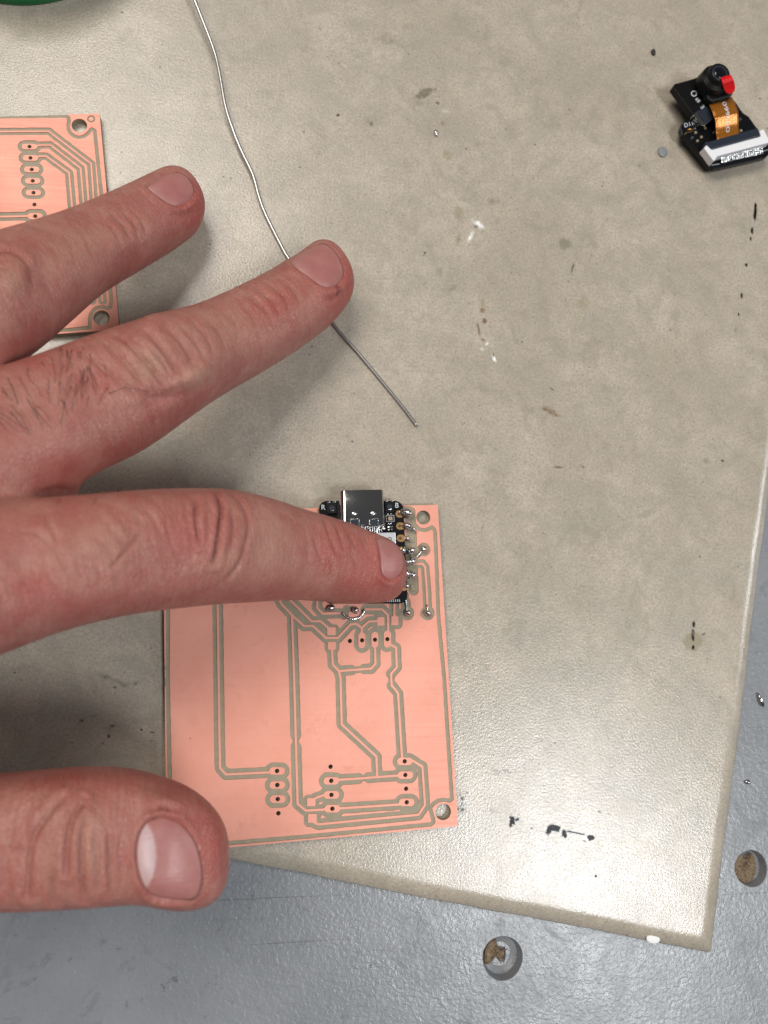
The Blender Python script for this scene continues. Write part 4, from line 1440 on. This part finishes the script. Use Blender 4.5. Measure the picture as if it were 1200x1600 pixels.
parts, INFO = [], {}
for nm, (st, cap, ex) in FINGERS.items():
    V, F, inf = loft(st, cap, ex)
    parts.append((V, F))
    INFO[nm] = inf
for st, cap in ((PALM, 0), (WEB1, 17), (WEB2, 20), (WEB3, 20)):
    rv = st if st is not PALM else st[::-1]
    V, F, inf = loft(rv, cap or 55, 2.4)
    parts.append((V, F))
    INFO['palm%d' % len(INFO)] = inf
V, F = join_vf(parts)
me0 = bpy.data.meshes.new('hand_rough')
me0.from_pydata((V * MM).tolist(), [], F)
ob0 = bpy.data.objects.new('hand_rough', me0)
COL.objects.link(ob0)
bm = bmesh.new()
bm.from_mesh(me0)
bmesh.ops.recalc_face_normals(bm, faces=bm.faces)
bm.to_mesh(me0)
bm.free()
rm = ob0.modifiers.new('r', 'REMESH')
rm.mode = 'VOXEL'
rm.voxel_size = VOX * MM
dg = bpy.context.evaluated_depsgraph_get()
hm = bpy.data.meshes.new_from_object(ob0.evaluated_get(dg))
bpy.data.objects.remove(ob0)
nv = len(hm.vertices)
HV = np.empty(nv * 3)
hm.vertices.foreach_get('co', HV)
HV = HV.reshape(-1, 3) / MM
ED = np.empty(len(hm.edges) * 2, int)
hm.edges.foreach_get('vertices', ED)
ED = ED.reshape(-1, 2)
deg = np.bincount(ED.ravel(), minlength=nv).astype(float)


def lap(X):
    out = np.zeros_like(X)
    for k in range(X.shape[1]):
        out[:, k] = np.bincount(ED[:, 0], X[ED[:, 1], k], nv) + np.bincount(ED[:, 1], X[ED[:, 0], k], nv)
    return out / deg[:, None]


PXV = proj(HV)


def gauss(cx, cy, rx, ry=None, ang=0.0):
    ry = ry or rx
    d = PXV - np.array([cx, cy])
    a = math.radians(ang)
    x = d[:, 0] * math.cos(a) - d[:, 1] * math.sin(a)
    y = d[:, 0] * math.sin(a) + d[:, 1] * math.cos(a)
    return np.exp(-((x / rx) ** 2 + (y / ry) ** 2))


# soft blending, stronger in the webs and over the back of the hand
wsm = np.clip(0.15 + gauss(90, 750, 140, 75) * 1.4 + gauss(-120, 620, 170, 130) * 1.3 + gauss(-300, 1080, 260, 200) * 1.5 + (PXV[:, 0] < -120) * 1.0, 0, 1)[:, None]
for it in range(90):
    HV = HV + (lap(HV) - HV) * 0.6 * wsm
for it in range(6):
    HV = HV + (lap(HV) - HV) * 0.6


def write(X):
    hm.vertices.foreach_set('co', (X * MM).ravel())
    hm.update()


def normals():
    n = np.empty(nv * 3)
    hm.vertices.foreach_get('normal', n)
    return n.reshape(-1, 3)


def polyd(P, pts):
    d = np.full(len(P), 1e9)
    pts = np.asarray(pts, float)
    for i in range(len(pts) - 1):
        d = np.minimum(d, seg_dist(P, pts[i], pts[i + 1]))
    return d


write(HV)
NV = normals()
PXV = proj(HV)
toc = CAMP - HV
toc /= np.linalg.norm(toc, axis=1)[:, None]
FAC = np.clip((NV * toc).sum(1) * 2.5, 0, 1)         # 1 on the side of the hand the photograph shows

# broad form: knuckle bulges and hollows (mm along the normal)
disp = np.zeros(nv)
for cx, cy, rx, ry, ang, h in (
        (225, 548, 62, 30, 32, 1.0), (300, 590, 30, 16, 30, 0.7), (240, 505, 24, 14, 20, .9), (255, 620, 40, 14, 28, -.35), (150, 590, 40, 20, 20, -.3),
        (440, 470, 36, 22, 28, .35), (480, 440, 28, 16, 30, -.15),
        (340, 835, 48, 50, 0, .7), (270, 880, 40, 30, 0, -.3), (400, 860, 30, 40, 0, -.35), (520, 865, 30, 34, 0, .35), (565, 870, 18, 26, 0, -.25),
        (15, 430, 34, 30, 20, 1.1), (70, 440, 26, 36, 20, -.5), (190, 375, 26, 24, 24, .25),
        (115, 1325, 56, 62, 0, .7), (35, 1330, 30, 60, 0, -.45), (185, 1340, 24, 50, 0, -.2), (262, 1256, 46, 16, -12, .6), (335, 1335, 16, 44, 0, .5), (50, 880, 40, 40, 0, -.5), (100, 860, 60, 30, 0, .3)):
    disp += gauss(cx, cy, rx, ry, ang) * h * FAC

# creases traced as lines on the skin: points, depth (mm), half width (px), redness
CREASES = [
    # index, middle joint
    ([(306, 782), (304.6, 814), (310, 850)], .55, 4.0, .75), ([(336, 768), (343.6, 796), (338, 835), (333, 880)], .75, 4.4, .95),
    ([(362, 772), (380, 795), (388, 822), (383, 850), (373, 880), (350, 909)], .30, 4.5, .35), ([(258, 818), (268, 850), (285, 888)], .22, 4, .25), ([(325, 800), (322, 830), (318, 860)], .22, 4, .3), ([(290, 800), (296, 840), (300, 868)], .20, 4, .2), ([(358, 800), (362, 830), (355, 862)], .22, 4, .3),
    ([(235, 800), (250, 830), (262, 860)], .16, 4, .15),
    # index, end joint
    ([(504, 806), (512, 830), (522, 861), (532, 872)], .32, 3.6, .5), ([(520, 815), (530, 838), (534, 856)], .22, 3.6, .4), ([(540, 830), (550, 846), (558, 858)], .20, 3.5, .3), ([(488, 838), (498, 868), (503, 884)], .22, 3.6, .3), ([(512, 870), (518, 890), (516, 905)], .2, 3.6, .3), ([(475, 820), (480, 850), (480, 880)], .14, 4, .1), ([(548, 862), (556, 880), (556, 895)], .15, 3.5, .2),
    # middle, middle joint
    ([(160, 533), (185, 560), (212, 588), (222, 596)], .45, 5.0, .3), ([(185, 528), (208, 550), (232, 572), (254, 597)], .65, 5.0, .4), ([(198, 532), (215, 543), (228, 552)], .4, 4.5, .3), ([(232, 528), (255, 553), (272, 576), (281, 583)], .62, 5.0, .5), ([(240, 556), (255, 570), (268, 592)], .42, 4.5, .35), ([(258, 517), (285, 540), (302, 570)], .35, 5, .3), ([(143, 560), (165, 580), (195, 603), (213, 614)], .38, 5, .3), ([(205, 612), (240, 622), (275, 620), (310, 606)], .12, 7, .08), ([(280, 512), (305, 535), (320, 562)], .22, 4.5, .12), ([(300, 505), (325, 530), (332, 556)], .18, 4.5, .1), ([(320, 498), (345, 524), (350, 548)], .15, 4.5, .1), ([(345, 484), (368, 508), (374, 532)], .13, 4.5, .1),
    # middle, end joint
    ([(385, 460), (405, 478), (425, 497)], .25, 4, .3), ([(400, 452), (424, 472), (436, 492)], .30, 4, .4), ([(420, 446), (442, 466), (452, 488)], .28, 4, .45), ([(372, 468), (390, 490), (400, 506)], .18, 4, .15), ([(438, 438), (458, 456), (466, 476)], .2, 4, .35), ([(500, 470), (520, 468), (527, 456)], .12, 4, .25),
    # ring
    ([(-20, 394), (8, 394), (24, 399), (38, 410)], .5, 5, .6), ([(-20, 424), (0, 424), (18, 430)], .22, 6, .15), ([(36, 408), (48, 430), (50, 452)], .22, 7, .2), ([(176, 338), (192, 352), (200, 372)], .25, 4, .25), ([(190, 330), (208, 350), (216, 372)], .22, 4, .25), ([(204, 326), (222, 346), (226, 366)], .2, 4, .2), ([(162, 346), (178, 362), (186, 384)], .18, 4, .15), ([(120, 356), (135, 375), (142, 400)], .1, 4, .08), ([(95, 366), (112, 388), (118, 415)], .1, 4, .08), ([(75, 380), (90, 402), (94, 430)], .1, 4, .08),
    # thumb
    ([(43, 1400), (45, 1350), (52, 1310), (68, 1283), (97, 1247)], .70, 5.5, .45), ([(83, 1408), (82, 1375), (86, 1362)], .55, 5, .4), ([(103, 1362), (104, 1325), (112, 1285), (130, 1250)], .60, 5, .4), ([(132, 1404), (129, 1360), (128, 1310), (136, 1280)], .50, 5, .4), ([(154, 1385), (152, 1340), (150, 1300)], .22, 5, .15), ([(171, 1396), (171, 1340), (170, 1295)], .35, 5, .35), ([(190, 1390), (188, 1345), (188, 1310)], .2, 5, .2), ([(10, 1395), (8, 1350), (16, 1300)], .3, 6, .15), ([(0, 1330), (22, 1328), (46, 1332)], .25, 5, .2), ([(240, 1268), (252, 1264), (270, 1269)], .55, 5, .7),
    # back of index near the hand
    ([(30, 830), (62, 836), (95, 875), (104, 905)], .18, 5, .12), ([(70, 800), (86, 840), (98, 880)], .15, 5, .1), ([(172, 890), (195, 862), (222, 832)], .28, 4, .45), ([(140, 800), (165, 815), (200, 860)], .12, 5, .1), ([(175, 800), (205, 830), (225, 850)], .12, 5, .1), ([(220, 790), (240, 812), (250, 840)], .12, 5, .1), ([(150, 840), (170, 860), (178, 880)], .12, 5, .1), ([(60, 770), (90, 764), (112, 768)], .3, 6, .3),
]
crs = np.zeros(nv)
for pts, dep, w, rd in CREASES:
    q = np.array(pts, float)
    lo, hi = q.min(0) - 40, q.max(0) + 40
    sel = np.nonzero((PXV[:, 0] > lo[0]) & (PXV[:, 0] < hi[0]) & (PXV[:, 1] > lo[1]) & (PXV[:, 1] < hi[1]) & (FAC > 0))[0]
    if not len(sel):
        continue
    qq = catmull(q, 6) if len(q) > 2 else q
    d = polyd(PXV[sel], qq)
    # fade to both ends
    e = np.minimum(np.linalg.norm(PXV[sel] - q[0], axis=1), np.linalg.norm(PXV[sel] - q[-1], axis=1))
    fade = np.clip(0.25 + e / 16.0, 0, 1)
    w = w * 0.72
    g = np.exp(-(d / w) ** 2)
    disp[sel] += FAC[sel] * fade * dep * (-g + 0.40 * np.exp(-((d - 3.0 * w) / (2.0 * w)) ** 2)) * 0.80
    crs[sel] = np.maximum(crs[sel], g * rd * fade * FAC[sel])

# nails -------------------------------------------------------------
NAILS = {
    'ring': dict(out=[(229, 292), (240, 302), (253, 311), (266, 319.5), (277, 322.5), (291, 318), (300, 309), (303, 299), (299, 287), (291, 276), (280, 269.5), (268, 268.5), (255, 273), (241, 283)], prox=((253, 310), (.45, .85)), tipdir=(.80, -.60)),
    'middle': dict(out=[(452, 408), (461, 417), (473, 426), (488, 437), (503, 447), (513, 450.5), (525, 447), (534, 438), (536.5, 425), (531, 408), (521, 393), (508, 382), (496, 381), (480, 387), (465, 397)], prox=((485, 432), (.5, .8)), tipdir=(.80, -.60)),
    'index': dict(out=[(588, 842), (592, 856), (594.5, 872), (595.5, 887), (599, 899), (606, 905), (614, 906), (622, 901), (627, 892), (629, 879), (627, 864), (622, 851), (613, 843), (600, 838)], prox=((594, 875), (0, 1)), tipdir=(1, 0)),
    'thumb': dict(out=[(232, 1281), (222, 1294), (215, 1312), (213, 1335), (215.5, 1358), (222, 1379), (231, 1394), (243, 1402), (262, 1406), (284, 1408), (302, 1405), (311, 1392), (315, 1370), (313, 1347), (308, 1325), (300, 1306), (289, 1292), (275, 1282), (253, 1275)], prox=((214, 1338), (0, 1)), tipdir=(1, .05)),
}
me_bvh = None
write(HV + NV * disp[:, None])
HVb = HV + NV * disp[:, None]
polys = [tuple(p.vertices) for p in hm.polygons] if False else None
FA = np.empty(len(hm.loops), int)
hm.loops.foreach_get('vertex_index', FA)
FS = np.empty(len(hm.polygons), int)
hm.polygons.foreach_get('loop_start', FS)
FT = np.empty(len(hm.polygons), int)
hm.polygons.foreach_get('loop_total', FT)
NAIL_OBJ = []
for nm, nd in NAILS.items():
    out = np.array(nd['out'], float)
    ctr = out.mean(0)
    cl = catmull(np.vstack([out, out[:1]]), 5)[:-1]
    lo, hi = cl.min(0) - 30, cl.max(0) + 30
    sel = np.nonzero((PXV[:, 0] > lo[0]) & (PXV[:, 0] < hi[0]) & (PXV[:, 1] > lo[1]) & (PXV[:, 1] < hi[1]) & (FAC > 0.02))[0]
    # smoothed local copy of the surface for the plate
    inbox = np.zeros(nv, bool)
    inbox[sel] = True
    pf = np.nonzero(inbox[FA[FS]])[0]
    faces = [FA[FS[f]:FS[f] + FT[f]].tolist() for f in pf]
    used = sorted(set(i for f in faces for i in f))
    rem = {g: k for k, g in enumerate(used)}
    bv = BVHTree.FromPolygons([Vector(HV[g]) for g in used], [[rem[i] for i in f] for f in faces])
    d = polyd(PXV[sel], np.vstack([cl, cl[:1]]))
    # inside test by winding
    Pp = PXV[sel]
    ins = np.zeros(len(sel), bool)
    x0, y0 = cl[:, 0], cl[:, 1]
    x1, y1 = np.roll(x0, -1), np.roll(y0, -1)
    for k in range(len(cl)):
        cond = (y0[k] > Pp[:, 1]) != (y1[k] > Pp[:, 1])
        ins ^= cond & (Pp[:, 0] < (x1[k] - x0[k]) * (Pp[:, 1] - y0[k]) / (y1[k] - y0[k] + 1e-9) + x0[k])
    sd = np.where(ins, -d, d)
    td = np.array(nd['tipdir']) / np.linalg.norm(nd['tipdir'])
    along = (Pp - ctr) @ td / (np.abs((cl - ctr) @ td).max())
    foldw = np.clip(1.15 - 1.3 * np.clip(along, 0, 1), 0.0, 1)
    fold = 0.45 * np.exp(-((sd - 6) / 6.5) ** 2) * foldw - 0.16 * np.exp(-((sd) / 3.0) ** 2)
    disp[sel] = np.where(sd < 0, np.minimum(disp[sel], 0) * 0.2 - 0.35 * np.clip(-sd / 4, 0, 1), disp[sel] + fold * FAC[sel])
    crs[sel] = np.maximum(crs[sel] * np.clip(sd / 4 + .5, 0, 1), 0.10 * np.exp(-((sd - 1) / 2.5) ** 2) * FAC[sel])
    nR, nT = 14, len(cl)
    PV, LUN, RIM = [], [], []
    cam_v = Vector(CAMP)
    for r in range(nR + 1):
        rr = (r / nR)
        for k in range(nT):
            p = ctr + (cl[k] - ctr) * max(rr, 0.001)
            dv = px(p[0], p[1], 0) - CAMP
            dv /= np.linalg.norm(dv)
            hit = bv.ray_cast(cam_v, Vector(dv))
            if hit[0] is None:
                hit = bv.find_nearest(Vector(px(p[0], p[1], 8)))
            al = float((p - ctr) @ td) / float(np.abs((cl - ctr) @ td).max())
            free = min(1, max(0, (al - .55) / .4))
            lift = (0.30 if nm != 'index' else 0.16) * (1 - rr ** 5) - 0.12 * rr ** 5 * (1 - free) + 0.22 * free * rr ** 4
            PV.append(np.array(hit[0]) + np.array(hit[1]) * lift)
            if nm == 'thumb':
                lu = 1.0 - min(1, max(0, (((p[0] - 205) / 37.5) ** 2 + ((p[1] - 1336) / 66) ** 2 - 0.92) / 0.16))
                LUN.append(lu * .85)
            else:
                LUN.append(0.30 * max(0, -al - .35))
            RIM.append(max(0, (rr - .86) / .14) * (0.25 + .75 * free) * (0.9 if nm != 'thumb' else .6))
    PV = np.array(PV)
    # fair the plate
    G = PV.reshape(nR + 1, nT, 3)
    for it in range(6):
        H2 = G.copy()
        H2[1:-1] = 0.5 * G[1:-1] + 0.125 * (np.roll(G, 1, 1) + np.roll(G, -1, 1))[1:-1] + 0.125 * (G[2:] + G[:-2])
        G = H2
    G[0] = G[0].mean(0)
    PV = G.reshape(-1, 3)
    Fq = [[i * nT + k, i * nT + (k + 1) % nT, (i + 1) * nT + (k + 1) % nT, (i + 1) * nT + k] for i in range(nR) for k in range(nT)]
    base_n = len(PV)
    edge = PV[nR * nT:]
    inward = edge + (PV[:nT].mean(0) - edge) * 0.10 - np.array([0, 0, 0.5])
    PV2 = np.vstack([PV, inward])
    Fq += [[nR * nT + k, nR * nT + (k + 1) % nT, base_n + (k + 1) % nT, base_n + k] for k in range(nT)]
    NAIL_OBJ.append((nm, PV2, Fq, LUN + [0.0] * nT, RIM + [1.0] * nT))

# colour of the skin itself: redder finger ends and knuckles, paler joints
red = np.zeros(nv)
for cx, cy, rx, ry, ang, k in (
        (548, 450, 50, 60, 0, .70), (322, 325, 52, 60, 0, .70), (600, 890, 75, 70, 0, .60), (330, 1300, 70, 90, 0, .45), (300, 1230, 80, 30, -20, .45), (432, 472, 32, 22, 28, .45), (520, 860, 34, 40, 0, .45), (330, 835, 50, 45, 0, .30), (285, 840, 40, 30, 0, .3), (45, 920, 34, 26, 0, .45), (165, 595, 30, 20, 30, .30), (300, 640, 80, 30, 28, .30), (60, 560, 70, 40, 35, .3), (30, 400, 40, 30, 0, .25), (260, 1345, 60, 60, 0, .25), (100, 740, 50, 30, 0, .35), (210, 690, 90, 26, 25, .25), (200, 940, 160, 24, 6, .28), (440, 930, 120, 24, 0, .25), (120, 1215, 160, 22, 0, .35), (230, 410, 80, 18, 30, .3), (262, 548, 20, 20, 0, .18)):
    red = np.maximum(red, gauss(cx, cy, rx, ry, ang) * min(.85, k * 1.25))
pale = np.zeros(nv)
for cx, cy, rx, ry, ang, k in ((235, 570, 40, 22, 30, .60), (300, 588, 26, 16, 30, .55), (15, 440, 26, 24, 0, .5), (360, 880, 30, 30, 0, .35), (420, 860, 40, 50, 0, .35), (140, 1330, 30, 50, 0, .35), (80, 1330, 20, 50, 0, .25), (150, 850, 90, 40, 0, .22), (110, 390, 70, 30, 25, .3), (350, 540, 50, 30, 28, .25), (560, 455, 14, 14, 0, .2)):
    pale = np.maximum(pale, gauss(cx, cy, rx, ry, ang) * k)
# small cut beside the middle fingernail
cut_d = polyd(PXV, [(527, 448), (529, 455), (527, 460)])
crs = np.maximum(crs, np.exp(-(cut_d / 2.6) ** 2) * 1.6 * (FAC > .1))
red = np.maximum(red, np.exp(-(cut_d / 6) ** 2) * .9)
disp += -0.35 * np.exp(-(cut_d / 2.6) ** 2) * FAC

HF = HV + NV * disp[:, None]
write(HF)

# coordinates along and around each finger for the fine skin lines; the lines fade out where fingers merge
best = np.full(nv, 1e9)
second = np.full(nv, 1e9)
skinco = np.zeros((nv, 3))
for gi, (nm, inf) in enumerate(list(INFO.items())[:6]):
    cen = np.array([q[0] for q in inf])
    sid = np.array([q[2] / np.linalg.norm(q[2]) for q in inf])
    tng = np.array([q[1] for q in inf])
    rad = np.array([np.linalg.norm(q[2]) for q in inf])
    acc = np.concatenate([[0], np.cumsum(np.linalg.norm(np.diff(cen, axis=0), axis=1))])
    for i in range(0, nv, 40000):
        sl = slice(i, min(i + 40000, nv))
        X = HF[sl]
        D2 = (cen ** 2).sum(1)[None] - 2.0 * (X @ cen.T)
        k = D2.argmin(1)
        rel = X - cen[k]
        d = np.linalg.norm(rel, axis=1) - rad[k]
        better = d < best[sl]
        second[sl] = np.where(better, best[sl], np.minimum(second[sl], d))
        best[sl] = np.where(better, d, best[sl])
        co_ = np.column_stack([gi * 137.0 + acc[k] + (rel * tng[k]).sum(1), (rel * sid[k]).sum(1) * 1.2, np.zeros(len(k))])
        skinco[sl] = np.where(better[:, None], co_, skinco[sl])
fine = np.clip((second - best - 0.6) / 4.0, 0, 1)

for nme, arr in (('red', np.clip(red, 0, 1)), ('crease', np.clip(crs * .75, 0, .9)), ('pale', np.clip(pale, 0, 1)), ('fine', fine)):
    a_ = hm.attributes.new(nme, 'FLOAT', 'POINT')
    a_.data.foreach_set('value', arr.astype(np.float32))
a_ = hm.attributes.new('skinco', 'FLOAT_VECTOR', 'POINT')
a_.data.foreach_set('vector', skinco.astype(np.float32).ravel())
hm.polygons.foreach_set('use_smooth', np.ones(len(hm.polygons), bool))
hb = px(-300, 900, 0)
hm.transform(Matrix.Translation(Vector(-hb) * MM))
hm.materials.clear()
hm.name = 'hand'
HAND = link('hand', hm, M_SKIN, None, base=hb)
tag(HAND, 'bare left hand with fingers spread, index finger pressing the black module onto the copper board', 'hand')
for nm, PV2, Fq, LUN, RIM in NAIL_OBJ:
    o = mesh('fingernail', PV2, Fq, M_NAIL, HAND, smooth=True)
    for nme, arr in (('lunula', LUN), ('rim', RIM)):
        a_ = o.data.attributes.new(nme, 'FLOAT', 'POINT')
        a_.data.foreach_set('value', np.array(arr, np.float32))
    if nm == 'thumb':
        o['label'] = 'broad thumbnail with a pale half moon'

# dark hairs on the first joint of the middle finger, a few at the edge of the hand
sel = np.nonzero((PXV[:, 0] > -40) & (PXV[:, 0] < 270) & (PXV[:, 1] > 480) & (PXV[:, 1] < 800) & (FAC > .05))[0]
inbox = np.zeros(nv, bool)
inbox[sel] = True
pf = np.nonzero(inbox[FA[FS]])[0]
faces = [FA[FS[f]:FS[f] + FT[f]].tolist() for f in pf]
used = sorted(set(i for f in faces for i in f))
rem = {g: k for k, g in enumerate(used)}
bvh = BVHTree.FromPolygons([Vector(HF[g]) for g in used], [[rem[i] for i in f] for f in faces])
HAIRS = [[(12, 590), (20, 612), (28, 632)], [(16, 600), (19, 606), (29, 633)], [(30, 590), (40, 610), (52, 632), (60, 655)], [(42, 622), (55, 650), (68, 668)], [(43, 575), (44, 588), (46, 595)], [(46, 594), (58, 606), (64, 620)], [(76, 595), (75, 612), (77, 632)], [(80, 558), (84, 575), (86, 600)], [(64, 566), (70, 574)], [(104, 548), (105, 570), (103, 585)], [(112, 546), (109, 565), (106, 580)], [(112, 584), (106, 598), (101, 612)], [(120, 600), (116, 615), (112, 642)], [(132, 576), (126, 595), (117, 620)], [(134, 572), (142, 588), (147, 612)], [(140, 552), (141, 565), (139, 580)], [(126, 550), (126, 565)], [(122, 550), (122, 562)], [(162, 570), (166, 580), (165, 590)], [(0, 652), (14, 664), (30, 676)], [(0, 645), (22, 660), (48, 674)], [(0, 660), (8, 672)], [(170, 615), (190, 608), (212, 607), (232, 613)], [(146, 585), (150, 605), (148, 618)], [(96, 545), (98, 560)], [(128, 541), (131, 548)], [(94, 780), (90, 788), (88, 792)], [(150, 778), (148, 786), (142, 792)]]
hv_parts = []
for k in range(15):
    x, y = random.gauss(120, 34), random.gauss(590, 26)
    ln = random.uniform(16, 42)
    a = math.radians(random.gauss(96 if x > 85 else 66, 13))
    cx, cy = math.cos(a), math.sin(a)
    bend = random.uniform(-4, 4)
    HAIRS.append([(x, y), (x + cx * ln * .5 + bend, y + cy * ln * .5), (x + cx * ln, y + cy * ln)])
for k in range(9):
    x, y = random.uniform(-10, 60), random.uniform(600, 650)
    ln = random.uniform(18, 46)
    a = math.radians(random.gauss(58, 10))
    HAIRS.append([(x, y), (x + math.cos(a) * ln * .5, y + math.sin(a) * ln * .5 + random.uniform(-3, 3)), (x + math.cos(a) * ln, y + math.sin(a) * ln)])
for hp in HAIRS:
    q = catmull(np.array(hp, float), 5) if len(hp) > 2 else catmull(np.array([hp[0], ((hp[0][0] + hp[1][0]) / 2, (hp[0][1] + hp[1][1]) / 2), hp[1]], float), 4)
    pts = []
    for i, p in enumerate(q):
        dv = px(p[0], p[1], 0) - CAMP
        dv /= np.linalg.norm(dv)
        h_ = bvh.ray_cast(Vector(CAMP), Vector(dv))
        if h_[0] is None:
            continue
        t_ = i / (len(q) - 1)
        pts.append(np.array(h_[0]) + np.array(h_[1]) * (0.02 + 0.28 * math.sin(math.pi * min(1, t_ * .9 + .05))))
    if len(pts) > 3:
        hv_parts.append(tube_vf(np.array(pts), np.linspace(0.034, 0.016, len(pts)), 5))
hr = mesh('body_hair', *join_vf(hv_parts), M_HAIR, HAND, smooth=True)
hr['kind'] = 'stuff'
